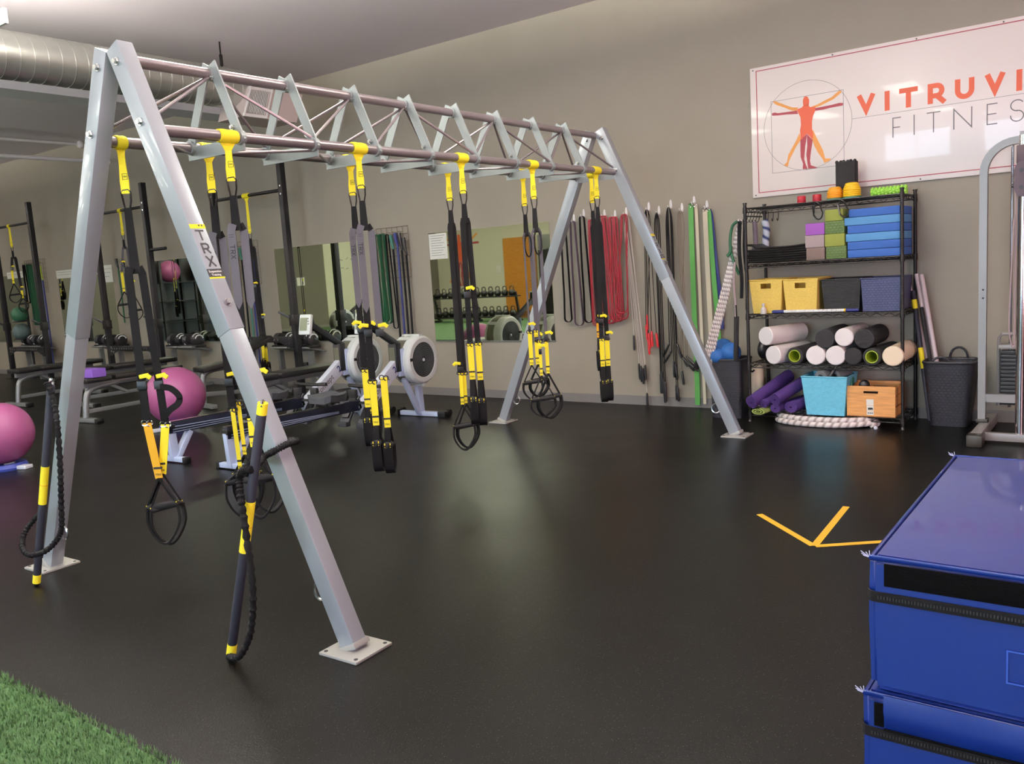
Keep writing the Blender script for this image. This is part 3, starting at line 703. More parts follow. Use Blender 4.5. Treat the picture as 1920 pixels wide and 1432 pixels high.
# p = (offset at top, offset at bottom, cam z, loop top z, loop bottom z, handle bottom z, kind, grip z)
def xy(a,b): v=rp(a,b,0); return v.x,v.y
trainer('black strap trainer at the open end of the rig, stirrup handle hanging lowest',*xy(0.93,0.14),0.14,0.93,1.885,'blk',1.72,
  [dict(p=(-.028,-.026,1.035,.815,.545,.225,'tri',.405),u2=0.0,ymat='ora'),dict(p=(.026,.050,1.03,.80,.560,.215,'tri',.395),u2=0.008,w=.036,ga=0.5)],wrap=.05,top_black=0.30,ring='steel',tail=True)
trainer('grey strap trainer nearest the sticker leg, hung on the inner rail with slack yellow loops',*xy(0.93,0.609),0.609,0.93,1.905,'gry',1.72,
  [dict(p=(-.022,-.012,.98,.80,.475,.225,'tri',.415),wy=.022,u2=-.004,hw=.08,ga=.25),dict(p=(.024,.014,.985,.83,.55,.24,'tri',.44),wy=.02,u2=.02,hw=.08,ga=-.3)],zgrey=1.30)
trainer('grey strap trainer on the outer rail, lower half behind leg and leaning bar',*xy(1.30,0.442),0.442,1.30,1.915,'gry',1.72,
  [dict(p=(-.022,-.02,1.02,.80,.66,.31,'tri',.50),hw=.075),dict(p=(.03,.026,1.02,.80,.65,.33,'tri',.49),hw=.075,ga=.35)],zgrey=1.30)
trainer('grey strap trainer on the inner rail beside the flywheel of the rear rower',*xy(0.93,1.60),1.60,0.93,1.925,'gry',1.72,
  [dict(p=(-.020,-.016,1.16,.872,.64,.40,'flat'),tab=-1),dict(p=(.022,.022,1.15,.91,.66,.45,'flat'),wy=.022)],zgrey=1.25)
trainer('grey strap trainer on the outer rail with paired foot cradles hanging lowest at mid rig',*xy(1.30,1.29),1.29,1.30,1.915,'gry',1.72,
  [dict(p=(-.026,-.026,1.165,.855,.605,.345,'flat'),tab=-1),dict(p=(.034,.034,1.16,.87,.585,.325,'flat'),tab=1)],zgrey=1.22)
trainer('black strap trainer with open stirrup over the light patch, inner rail',*xy(0.93,2.53),2.53,0.93,1.92,'blk',1.72,
  [dict(p=(-.010,-.010,.79,.725,.50,.175,'tri',.345),wy=.026,tab=-1,u2=-.012,w=.036),dict(p=(.012,.014,None,.722,.505,.185,'tri',.34),wy=.024,u2=.012,w=.036,ga=.3)],top_black=.12)
trainer('black strap trainer with two folded cradles, outer rail, left of the far leg',*xy(1.30,2.20),2.20,1.30,1.92,'blk',1.72,
  [dict(p=(-.014,-.022,1.32,.965,.735,.445,'flat'),w=.036),dict(p=(.016,.028,None,.965,.725,.43,'flat'),w=.036)],top_black=.12)
trainer('thin grey strap trainer with ring loop, inner rail before the far leg',*xy(0.93,3.46),3.46,0.93,1.905,'thin',1.72,
  [dict(p=(-.024,-.020,.985,.925,.66,.385,'tri',.52),wy=.032,w=.014),dict(p=(.03,.032,.90,.93,.66,.40,'tri',.53),wy=.036,w=.026,ga=.3)],loop=True,top_black=.17)
trainer('thin grey strap trainer with ring loop, outer rail before the far leg',*xy(1.30,3.02),3.02,1.30,1.91,'thin',1.72,
  [dict(p=(-.026,-.020,.86,.90,.645,.345,'tri',.47),wy=.022,w=.014,hw=.085),dict(p=(.03,.03,.95,.90,.655,.325,'tri',.475),wy=.026,w=.024,ga=.3,hw=.085)],loop=True,top_black=.17)
trainer('short black trainer with buckled yellow anchor on the far end bracket',*xy(1.12,4.20),4.20,1.12,1.93,'blk',1.72,
  [dict(p=(-.012,.0,.985,.955,.80,.52,'flat'),w=.036,ymat='ora'),dict(p=(.016,.022,1.0,.80,.66,.44,'flat'),w=.036)],axis=RAX,wrap=.05,top_black=.15)
trainer('black strap trainer with twin yellow loops in front of the red tubes',*xy(1.30,3.95),3.95,1.30,1.94,'blk',1.72,
  [dict(p=(-.014,-.020,1.0,.815,.59,.30,'flat'),w=.036),dict(p=(.016,.026,.86,.815,.59,.305,'flat'),w=.036)],top_black=.15)

# ================================================================ resistance bars leaning on the near legs
def rip_bar(label,base,top,bands,cord):
    base,top=Vector(base),Vector(top); t=thing('resistance_bar',label,'exercise bar',base,'leaning resistance bars')
    L=(top-base).length; f=lambda u: base+(top-base)*u
    mb=MB(); mb.tube([f(0.03),f(0.04),f(0.96),f(0.97)],[.015,.018,.018,.015],20); bar=mb.build('bar','navyrub',t)
    for a,b in bands:
        mb=MB(); mb.tube([f(a),f(b)],0.0188,20); mb.build('grip_band','yel',bar)
        if b-a>0.1:
            m=(a+b)/2; mb=MB(); mb.tube([f(m),f(m+0.003)],0.0192,20); mb.build('band_print','ora',bar)
    mb=MB(); mb.tube([f(0.0),f(0.012),f(0.03)],[.010,.015,.016],14); mb.build('end_cap','plast',bar)
    mb=MB(); mb.torus(f(0.985),0.014,0.006,SV,14,6); mb.build('end_ring','steel',bar)
    for c in cord:
        pts=smoothpts(c,14); n=len(pts); mb=MB()
        mb.tube(pts,[0.0125+0.003*math.sin(i*2.3) for i in range(n)],10); mb.build('bungee_cord','blk',t)
    return t
rip_bar('dark resistance bar with yellow grips tied to the sticker leg of the rig',(-2.813,1.833,0.0),(-2.515,1.885,1.02),[(.025,.066),(.437,.632),(.951,.992)],
 [[(-2.80,1.82,0.02),(-2.70,1.80,0.055),(-2.615,1.80,0.17),(-2.575,1.80,0.34),(-2.60,1.815,0.54),(-2.63,1.83,0.68),(-2.645,1.845,0.74),(-2.62,1.845,0.765),(-2.575,1.85,0.77)],
  [(-2.62,1.85,.755),(-2.70,1.97,.755),(-2.775,2.055,.757),(-2.715,2.068,.785),(-2.706,2.12,.80),(-2.72,2.178,.80),(-2.80,2.185,.79),(-2.845,2.12,.765),(-2.838,2.06,.748),(-2.76,2.01,.742),(-2.66,1.89,.74)]])
rip_bar('dark resistance bar with yellow grips leaning on the far left leg of the rig',(-4.453,1.859,0.0),(-4.205,1.955,1.045),[(.016,.058),(.408,.590)],
 [[(-4.205,1.93,1.03),(-4.16,1.93,0.94),(-4.115,1.91,0.82),(-4.13,1.905,0.64),(-4.165,1.905,0.48),(-4.20,1.905,0.33),(-4.23,1.89,0.265),(-4.30,1.86,0.205),(-4.40,1.83,0.178),(-4.50,1.84,0.20),(-4.555,1.88,0.25),(-4.53,1.93,0.32),(-4.45,1.95,0.37)]])

# ================================================================ exercise balls
def swiss(x,y,r,label):
    h=0.045
    t=thing('exercise_ball',label,'exercise ball',(x,y,h),'pink exercise balls on the floor')
    mb=MB(); mb.ball((x,y,h+r),r,48,28); mb.build('ball','pink',t,180)
    mb=MB(); mb.cyl((x+r*0.80,y-r*0.55,h+r+.02),(x+r*0.815,y-r*0.56,h+r+.02),0.012,seg=12); mb.build('valve_plug','ringwhite',t)
    s=thing('ball_ring',label.replace('pink exercise ball','blue and white ring under the ball'),'ball ring',(x,y,0),'ball rings on the floor')
    mb=MB(); mb.lathe([(r*.52,0.0),(r*.66,0.0),(r*.68,0.02),(r*.62,0.05),(r*.54,0.052),(r*.50,0.03),(r*.52,0.0)],(x,y,0.0),(0,0,1),40); mb.build('ring','ringblue',s)
    mb=MB()
    for k in range(3):
        a=math.radians(20+120*k); mb.box((x+math.cos(a)*r*.68,y+math.sin(a)*r*.68,0.016),(0.16,0.09,0.032),Matrix.Rotation(a,3,'Z'),0,0.012,3)
    mb.build('ring_foot','ringwhite',s)
swiss(-8.07,4.97,0.298,'pink exercise ball behind the rear ends of the rowers')
swiss(-7.86,3.17,0.262,'pink exercise ball cut by the picture edge, left of the rig')

# ================================================================ rowing machines
def make_rower(label):
    t=thing('rowing_machine',label,'rowing machine',(0,0,0),'rowing machines by the mirrors')
    # rear foot: cross tube, post, brace
    mb=MB(); mb.bar((-.14,0.03,0.03),(.14,0.03,0.03),.05,.04,(0,0,1),0,.006); mb.bar((0,0.03,0.02),(0,0.015,0.30),0.075,0.045,(1,0,0),0,.004); mb.bar((0,0.05,0.03),(0,0.20,0.24),0.045,0.06,(1,0,0),0,.004)
    rf=mb.build('rear_leg','rowblue',t)
    mb=MB(); mb.bb((-.175,0.0,0.0),(-.135,0.062,0.056),0,.008); mb.bb((.135,0.0,0.0),(.175,0.062,0.056),0,.008); mb.bb((-.042,-0.022,.285),(.042,0.04,.325),0,.006); mb.build('rubber_foot','plast',rf)
    # beam with steel strip and shock cord
    mb=MB(); mb.bar((0,-0.01,0.295),(0,1.50,0.265),0.095,0.052,(1,0,0),0,.008); be=mb.build('rail_beam','rownavy',t)
    mb=MB(); mb.bar((0,-0.01,0.346),(0,1.50,0.316),0.006,0.046,(1,0,0)); mb.build('steel_track','steel',be)
    mb=MB()
    for k,(dx,dz) in enumerate(((-.034,.02),(-.036,0.0),(-.034,-.02),(.034,.018),(.036,-.004),(.034,-.026))): mb.tube([(dx,0.02,.285+dz),(dx,0.6,.268+dz*0.7),(dx*.9,1.2,.25+dz*.3)],0.0055,6)
    mb.build('return_cord','rowcord',be)
    # seat on rollers
    mb=MB(); sy=1.14
    pts=[]
    for i,(y,w,z) in enumerate(((-.16,.10,.405),(-.13,.145,.42),(-.05,.155,.408),(.03,.15,.41),(.09,.12,.418),(.13,.07,.42))): pts.append((y,w,z))
    rows=[]
    for y,w,z in pts: rows.append([mb.bm.verts.new((u*w,sy+y,z+0.016*abs(u)**2-(0.008 if abs(u)<.2 else 0))) for u in (-1,-.8,-.5,-.2,0,.2,.5,.8,1)])
    low=[[mb.bm.verts.new((u*w*.93,sy+y,z-0.045)) for u in (-1,-.8,-.5,-.2,0,.2,.5,.8,1)] for y,w,z in pts]
    for A,sgn in ((rows,1),(low,-1)):
        for a,b in zip(A,A[1:]):
            for k in range(8): mb._f([a[k],a[k+1],b[k+1],b[k]][::sgn])
    for a,b in ((rows[0],low[0]),(rows[-1],low[-1])):
        for k in range(8): mb._f([a[k],a[k+1],b[k+1],b[k]])
    for k in (0,8):
        for i in range(5): mb._f([rows[i][k],rows[i+1][k],low[i+1][k],low[i][k]])
    se=mb.build('seat','seat',t)
    mb=MB(); mb.bb((-.045,sy-.10,.335),(.045,sy+.10,.368),0,.004); mb.build('seat_carriage','plast',se)
    for dy in (-.07,.07): mb=MB(); mb.cyl((-.06,sy+dy,.345),(.06,sy+dy,.345),.017,seg=14); mb.build('seat_roller','steel',se)
    # boom
    mb=MB(); mb.bar((0,1.50,0.20),(0,2.12,0.60),0.135,0.07,(1,0,0),0,.012); bo=mb.build('boom','rowgrey',t)
    d=Vector((0,.62,.40)).normalized(); upv=Vector((0,-.40,.62)).normalized()
    mb=MB(); mb.text('concept',0.082,(0.0356,1.79,0.395),d,upv,0.0006,0,.001); mb.text('2',0.095,(0.0356,2.0,0.527),d,upv,0.0006,1,.002); mb.build('boom_print',['s_gr','navy'],bo,0)
    # footrests
    for s in (-1,1):
        mb=MB(); mb.bar((s*.115,1.40,0.10),(s*.115,1.585,0.335),0.022,0.115,(1,0,0),0,.008); mb.bb((s*.115-.055,1.37,.075),(s*.115+.055,1.43,.12),0,.01)
        fp=mb.build('footrest','seat',t)
        mb=MB(); mb.bar((s*.115,1.42,0.155),(s*.115,1.55,0.32),0.02,0.085,(1,0,0),0,.006); 
        mb.bb((s*.115-.045,1.535,.315),(s*.115+.045,1.575,.40),0,.012); mb.build('heel_plate','rowfan',fp)
        mb=MB(); mb.ribbon([(s*.115-.065,1.47,.24),(s*.115-.04,1.43,.30),(s*.115+.04,1.43,.30),(s*.115+.065,1.47,.24)],0.03,0.004,(0,1,1)); mb.build('foot_strap','blk',fp)
    # handle and cradle, front post, monitor arm
    mb=MB(); mb.bb((-.05,2.02,.50),(.05,2.10,.78),0,.008); ch=mb.build('chain_guide','rowfan',t)
    mb=MB(); mb.bb((-.035,2.015,.55),(.035,2.02,.74)); mb.build('chain_slot','mesh',ch)
    mb=MB(); mb.tube([(-.22,1.62,.43),(-.10,1.60,.425),(0,1.60,.425),(.10,1.60,.425),(.22,1.62,.43)],.016,10); mb.build('pull_handle','plast',t)
    mb=MB(); mb.bar((0,2.10,.76),(0,1.70,1.00),0.06,0.05,(1,0,0),0,.01); mb.bar((0,1.71,.965),(0,1.69,1.09),.06,.05,(1,0,0),0,.01); ma=mb.build('monitor_arm','rowfan',t)
    mb=MB(); mb.box((0,1.635,1.01),(.155,.035,.20),Matrix.Rotation(math.radians(-12),3,'X'),0,.012); mo=mb.build('monitor','rowwhite',t)
    mb=MB(); mb.box((-.012,1.617,1.018),(.095,.006,.125),Matrix.Rotation(math.radians(-12),3,'X')); mb.build('lcd_screen','lcd',mo)
    mb=MB()
    for k in range(5): mb.box((.055,1.617-(k-2)*0.006*0,1.07-.026*k),(.016,.006,.012),Matrix.Rotation(math.radians(-12),3,'X'),0,.002)
    mb.build('monitor_button','s_gr',mo)
    # flywheel housing, axis along x
    cx_,cy,cz=0.0,2.34,0.585; R=.245; Wd=.13
    mb=MB(); mb.bb((-.06,2.08,.50),(.06,2.16,.72),0,.01); mb.bar((0,2.11,.62),(0,2.11,.45),.11,.09,(1,0,0),0,.008); mb.build('front_post','rowblue',t)
    mb=MB(); mb.lathe([(.172,-Wd+.006),(.178,-Wd),(.218,-Wd),(.228,-Wd+.006),(R,-Wd+.035),(R,-.085),(.225,-.083)],(cx_,cy,cz),(1,0,0),56)
    mb.bar((cx_-.11,cy,cz-.24),(cx_+.11,cy,cz-.24),.03,.05); mb.bar((cx_-.11,cy,cz+.24),(cx_+.11,cy,cz+.24),.05,.03)
    mb.lathe([(.225,.033),(R,.035),(R,Wd-.035),(.228,Wd-.006),(.218,Wd),(.178,Wd),(.172,Wd-.006)],(cx_,cy,cz),(1,0,0),56); ho=mb.build('flywheel_housing','rowwhite',t,30)
    mb=MB(); mb.lathe([(R-.010,-.088),(R-.006,-.025),(R-.010,.036)],(cx_,cy,cz),(1,0,0),56); mb.build('rim_mesh','mesh',ho)
    mb=MB()
    for k in range(5):
        a=2*math.pi*k/5+.75; mb.box((cx_-.025,cy+math.cos(a)*(R-.003),cz+math.sin(a)*(R-.003)),(.125,.05,.012),Matrix.Rotation(a+math.pi/2,3,'X'),0,.003)
    mb.build('rim_bridge','rowwhite',ho)
    mb=MB(); mb.lathe([(0,-.118),(.05,-.122),(.170,-.124),(.176,-.118)],(cx_,cy,cz),(1,0,0),40); mb.build('back_cover','rowfan',t)
    mb=MB(); mb.lathe([(0,.118),(.05,.122),(.170,.124),(.176,.118)],(cx_,cy,cz),(1,0,0),40); fc=mb.build('fan_cover','rowfan',t)
    mb=MB()
    for k in range(8): mb.torus((.1245,cy,cz),.040+.0165*k,.0034,(1,0,0),40,4)
    mb.build('cover_slats','fanslat',fc)
    mb=MB(); mb.cyl((.12,cy,cz),(.128,cy,cz),.016,seg=16); mb.build('hub_badge','ringwhite',fc)
    mb=MB(); mb.bar((.128,cy-.165,cz+.02),(.128,cy-.215,cz+.02),.03,.012,(1,0,0),0,.004); mb.build('damper_lever','rowfan',fc)
    # front legs
    mb=MB(); mb.bar((0,2.39,.02),(0,2.37,.40),0.07,0.05,(1,0,0),0,.006); mb.bar((0,2.36,.04),(0,2.16,.42),.05,.045,(1,0,0),0,.006); mb.bar((-.26,2.39,.03),(.26,2.39,.03),.055,.045,(0,0,1),0,.006)
    fl=mb.build('front_leg','rowblue',t)
    for s in (-1,1):
        mb=MB(); mb.bb((s*.26-.03,2.355,0.0),(s*.26+.045*s+.02,2.425,.062),0,.01); mb.cyl((s*.30-.015,2.46,.035),(s*.30+.015,2.46,.035),.035,seg=18); mb.build('end_cap','plast',fl)
    return t
ra=make_rower('rowing machine on the far side, its white monitor raised before the mirror')
ra.location=(-6.50,3.90,0); ra.rotation_euler=(0,0,0.060)
dup(ra,(-12.76,0.94,0),'rowing machine out on the turf, its pale wheel seen in a mirror',0.06)
rb=dup(ra,(-5.745,3.93,0),'rowing machine nearest the rig, its round black fan fully visible',0.060)

# ================================================================ wall racks
def make_rack(x0,x1,zt,zb,zc,label,peg=False):
    Y=7.12; t=thing('squat_rack',label,'squat rack',((x0+x1)/2,Y,0),'black half racks along the mirrors')
    for x,s in ((x0,-1),(x1,1)):
        mb=MB(); mb.bb((x-.038,Y-.038,0),(x+.038,Y+.038,zt),0,.004); up=mb.build('upright','post',t)
        mb=MB(); n=int((zt-.2)/.05)
        for k in range(8,n): mb.cyl((x-0.0,Y-.0382,.1+.05*k),(x,Y-.0392,.1+.05*k),.009,seg=8)
        for k in range(8,n): mb.cyl((x+.0382,Y,.1+.05*k),(x+.0392,Y,.1+.05*k),.009,seg=8)
        mb.build('adjustment_holes','plast',up)
        mb=MB()
        for z in (zb+.05,zb-.05): mb.cyl((x+.012,Y-.038,z),(x+.012,Y-.046,z),.012,seg=10)
        mb.build('bolt','bolt',up)
        mb=MB(); mb.bb((x-.10,Y-.10,0),(x+.10,WALL-0.02,.012),0,.003); mb.build('base_plate','post',up)
        mb=MB(); jx=x-s*0.0; z=1.02
        mb.bb((x-.05,Y-.055,z-.14),(x+.05,Y+.05,z),0,.004); mb.bar((x-.04,Y-.05,z-.03),(x-.15,Y-.13,z+.05),.025,.03,(0,0,1),0,.006); mb.build('bar_hook','plast',t)
    mb=MB(); mb.cyl((x0+.03,Y,zb),(x1-.03,Y,zb),.021,seg=14); mb.build('pull_up_bar','post',t)
    mb=MB(); mb.bb((x0+.03,Y-.03,zc-.035),(x1-.03,Y+.02,zc+.04),0,.003)
    for x,s in ((x0,1),(x1,-1)):
        mb.poly([(0,.04),(.26,.04),(.26,-.03),(.05,-.11),(0,-.11)],(x+.03*s,Y-.032 if s>0 else Y-.038,zc),(s,0,0),(0,0,1),.006*s)
    cb=mb.build('cross_beam','post',t)
    mb=MB()
    for k in range(18): xx_=x0+.12+k*(x1-x0-.24)/17; mb.cyl((xx_,Y-.0385,zc+.002),(xx_,Y-.040,zc+.002),.012,seg=10)
    for x,s in ((x0,1),(x1,-1)):
        for q in ((.07,-.04),(.13,-.05),(.07,.02)): mb.cyl((x+s*(.03+q[0]),Y-.040,zc+q[1]),(x+s*(.03+q[0]),Y-.044,zc+q[1]),.014,seg=10)
    mb.build('beam_holes','hole',cb)
    if peg:
        mb=MB(); mb.cyl((x1+.03,Y,2.03),(x1+.42,Y,2.03),.024,seg=12); mb.build('storage_peg','post',t)
        mb=MB(); mb.cyl((x0-.03,Y,2.03),(x0-.10,Y,2.03),.024,seg=12); mb.build('storage_peg','post',t)
    return t
make_rack(-16.74,-15.32,3.06,2.72,.54,'black squat rack farthest left, yellow strap on its pull-up bar')
make_rack(-13.24,-11.80,3.00,2.66,.57,'black squat rack in the middle, seen between the two near rig legs',True)
make_rack(-10.13,-8.69,2.95,2.575,.70,'black squat rack closest to the rowers')
# straps hanging on the pull-up bars
trainer('yellow strap with ring handles hanging on the farthest left rack',-16.12,7.12,0,0,2.36,'blk',1.72,[dict(p=(-.02,-.05,2.02,1.95,1.72,1.38,'tri',1.52),hw=.10,w=.045),dict(p=(.03,.06,1.65,1.62,1.45,1.2,'tri',1.35),hw=.08,w=.05)],axis=(1,0,0),wrap=.07,zr=2.72,group='straps on the rack bars',tagtxt=False,top_black=.14)
trainer('yellow strap with green handle on the middle rack, half behind the black straps',-12.47,7.12,0,0,2.30,'thin',1.72,[dict(p=(-.02,-.08,1.9,1.75,1.45,1.05,'tri',1.25),hw=.12,w=.03),dict(p=(.03,.05,1.6,1.6,1.4,1.0,'tri',1.15),hw=.10,w=.03)],axis=(1,0,0),wrap=.07,zr=2.66,group='straps on the rack bars',tagtxt=False,top_black=.14)
trainer('thin yellow strap hanging on the rack beside the mirror and band grid',-9.42,7.12,0,0,2.10,'blk',1.72,[dict(p=(-.02,.02,1.45,.64,.40,.26,'flat'),w=.045),dict(p=(.03,.05,1.03,.60,.35,.22,'flat'),w=.045)],axis=(1,0,0),wrap=.12,zr=2.575,group='straps on the rack bars',tagtxt=False,top_black=.14)

# ================================================================ weight benches
def make_bench(label):
    t=thing('weight_bench',label,'weight bench',(0,0,0),'black weight benches')
    mb=MB(); mb.bar((0,.05,.475),(0,.36,.475),.06,.29,(1,0,0),0,.018,); mb.build('seat_pad','pad',t)
    mb=MB(); mb.bar((0,.40,.475),(0,1.30,.475),.06,.29,(1,0,0),0,.018); mb.build('back_pad','pad',t)
    mb=MB(); mb.bar((0,.08,.415),(0,1.20,.415),.06,.06,(1,0,0),0,.006)
    mb.tube(smoothpts([(0,.50,.40),(0,.26,.385),(0,.13,.33),(0,.09,.20),(0,.07,.04)],6),.033,12); mb.bar((-.28,.06,.03),(.28,.06,.03),.07,.05,(0,0,1),0,.008)
    mb.tube(smoothpts([(0,1.0,.39),(0,1.13,.33),(0,1.18,.18),(0,1.2,.04)],6),.033,12); mb.bar((-.22,1.2,.03),(.22,1.2,.03),.07,.05,(0,0,1),0,.008); mb.bar((0,.10,.12),(0,1.18,.12),.045,.045,(1,0,0),0,.005)
    fr=mb.build('frame','greysteel',t)
    for x,y in ((-.28,.06),(.28,.06),(-.22,1.2),(.22,1.2)): mb=MB(); mb.bb((x-.03,y-.042,0),(x+.03,y+.042,.058),0,.008); mb.build('foot_cap','plast',fr)
    mb=MB(); mb.bar((0,.36,.41),(0,.60,.28),.03,.05,(1,0,0)); mb.build('pad_support','greysteel',fr)
    return t
b1=make_bench('black weight bench with a purple block at its end')
b1.location=(-9.66,4.74,0); b1.rotation_euler=(0,0,0.05)
dup(b1,(-7.33,5.25,0),'black weight bench beside the rear rower, under the far rack',0.0)
dup(b1,(-12.25,5.15,0),'dark weight bench at the left edge behind the pink ball',0.1)
dup(b1,(-11.0,5.45,0),'dark weight bench behind the one with the purple block',-0.05)
def incline(label,loc,rz_):
    t=thing('incline_bench',label,'weight bench',(0,0,0))
    mb=MB(); mb.bar((0,.0,.46),(0,.36,.50),.06,.29,(1,0,0),0,.018); mb.build('seat_pad','pad',t)
    mb=MB(); mb.bar((0,.40,.53),(0,.95,.76),.06,.29,(1,0,0),0,.018); mb.build('back_pad','pad',t)
    mb=MB(); mb.tube(smoothpts([(0,.45,.46),(0,.16,.44),(0,.06,.38),(0,.04,.2),(0,.03,.03)],6),.033,12); mb.bar((-.27,.03,.03),(.27,.03,.03),.07,.05,(0,0,1),0,.008)
    mb.bar((0,.05,.16),(0,1.0,.10),.05,.05,(1,0,0),0,.005); mb.bar((0,.55,.12),(0,.50,.55),.05,.05,(1,0,0),0,.005); mb.bar((-.22,1.0,.03),(.22,1.0,.03),.07,.05,(0,0,1),0,.008); mb.bar((0,.75,.13),(0,.78,.64),.04,.04,(1,0,0)); mb.bar((0,1.0,.03),(0,1.0,.10),.05,.05,(1,0,0)); mb.build('frame','greysteel',t)
    t.location=loc; t.rotation_euler=(0,0,rz_)
incline('black inclined bench with grey frame behind the pink ball',(-9.08,5.92,0),-0.15)
mb=MB(); mb.box((-9.66,4.93,.554),(.34,.17,.096),Matrix.Rotation(.05,3,'Z'),0,.01); solo(mb,'foam_block','purple','purple foam block lying on the end of a black weight bench','foam block')

# dumbbells on stands in front of the mirrors
def stand(x,label):
    t=thing('dumbbell_stand',label,'dumbbell stand',(x,7.33,0),'dumbbell stands under the mirrors')
    mb=MB(); mb.box((x-.19,7.33,.555),(.36,.34,.02),Matrix.Rotation(-.22,3,'X'),0,.004); mb.box((x+.19,7.33,.555),(.36,.34,.02),Matrix.Rotation(-.22,3,'X'),0,.004); mb.build('tray','greysteel',t)
    mb=MB()
    for s in (-1,1): mb.bar((x+s*.3,7.30,.01),(x+s*.3,7.29,.54),.05,.07,(0,1,0)); mb.bar((x+s*.3,7.18,.02),(x+s*.3,7.48,.02),.05,.04,(0,0,1))
    mb.bar((x-.3,7.3,.22),(x+.3,7.3,.22),.04,.04,(0,0,1)); mb.build('frame','greysteel',t)
def dumbbell(x,y,z,label,first=[None]):
    if first[0] is None:
        t=thing('adjustable_dumbbell',label,'dumbbell',(x,y,z),'adjustable dumbbells on the stands')
        for s in (-1,1):
            mb=MB()
            for k in range(5): mb.lathe([(0,k*.018),(.085,k*.018),(.09,k*.018+.004),(.09,k*.018+.012),(.085,k*.018+.015),(0,k*.018+.015)],(x+s*.065,y,z+.10),(s,0,0),20)
            w=mb.build('weight_stack','weight',t)
            mb=MB(); mb.torus((x+s*.158,y,z+.10),.068,.010,(s,0,0),14,6,0,.3,2.8,(0,1,0)); mb.torus((x+s*.11,y,z+.10),.091,.007,(s,0,0),14,6,0,.5,2.6,(0,1,0)); mb.build('dial_mark','whiteink',w)
        mb=MB(); mb.tube([(x-.065,y,z+.10),(x,y,z+.10),(x+.065,y,z+.10)],[.016,.019,.016],12); mb.build('handle','steel',t)
        mb=MB(); mb.bb((x-.19,y-.09,z-.01),(x+.19,y+.09,z+.03),0,.01); mb.build('cradle','plast',t)
        first[0]=t
    else: dup(first[0],(x,y,z),label)
for x,lb in ((-16.15,'dumbbell stand under the leftmost mirror'),(-13.55,'dumbbell stand beside the left rig leg'),(-11.45,'dumbbell stand behind the pink ball'),(-8.95,'dumbbell stand behind the rower monitor')): stand(x,lb)
for x,lb in ((-16.15,'under the leftmost mirror'),(-13.55,'beside the left rig leg'),(-11.45,'above the pink ball'),(-8.95,'near the rower monitor')):
    dumbbell(x-.2,7.31,.585,'left adjustable dumbbell of the pair '+lb); dumbbell(x+.2,7.31,.585,'right adjustable dumbbell of the pair '+lb)

# medicine balls on a tree, plates, misc at the wall
t=thing('ball_tree','black stand with round shelves for medicine balls at the leftmost mirror','ball stand',(-16.5,7.22,0))
mb=MB(); mb.cyl((-16.42,7.36,0),(-16.42,7.36,1.5),.022,seg=10); mb.lathe([(0,.0),(.2,.0),(.2,.02),(0,.03)],(-16.42,7.28,0)); mb.build('pole','post',t)
for z in (.72,1.04):
    mb=MB(); mb.torus((-16.42,7.22,z),.12,.012,(0,0,1),24,6); mb.bar((-16.42,7.34,z),(-16.42,7.36,z),.03,.03); mb.build('ball_shelf','post',t)
mb=MB(); mb.ball((-16.42,7.22,1.16),.138); solo(mb,'medicine_ball','dgreen','dark green medicine ball on the upper shelf of the ball stand','medicine ball',smooth=180)
mb=MB(); mb.ball((-16.42,7.22,.85),.15); solo(mb,'medicine_ball','medball','grey green medicine ball on the lower shelf of the ball stand','medicine ball',smooth=180)
for k,(z,r) in enumerate(((0.0,.225),(.055,.225))):
    t=thing('bumper_plate',['bottom black bumper plate lying on the floor behind the rowers','top black bumper plate lying on another behind the rowers'][k],'weight plate',(-7.62,6.98,z))
    mb=MB(); mb.lathe([(.03,0),(r-.01,0),(r,.01),(r,.045),(r-.01,.055),(r-.04,.05),(r-.06,.042),(.07,.042),(.06,.055),(.03,.055),(.03,0)],(-7.62,6.98,z),(0,0,1),40); mb.build('plate','foam',t)
    mb=MB(); mb.lathe([(.026,0.001),(.03,0.001),(.03,.056),(.026,.056),(.026,.001)],(-7.62,6.98,z),(0,0,1),20); mb.build('hub_ring','steel',t)
t=thing('upright_plate','grey round weight plate standing on edge against the rack','weight plate',(-9.42,7.02,0))
mb=MB(); c=Vector((-9.42,7.02,.20)); mb.lathe([(.03,-.02),(.19,-.02),(.2,-.01),(.2,.01),(.19,.02),(.03,.02),(.03,-.02)],c,(.9,-.4,0),32); mb.build('plate','greysteel',t)
mb=MB(); mb.bar((-9.40,6.99,.36),(-9.36,6.97,.36),.03,.03); mb.build('orange_clip','ora',t)
mb=MB(); mb.bb((-9.06,WALL-.04,.24),(-8.98,WALL-.001,.36),0,.006); solo(mb,'outlet_box','plast','small black outlet box low on the wall behind the rowers','outlet box')

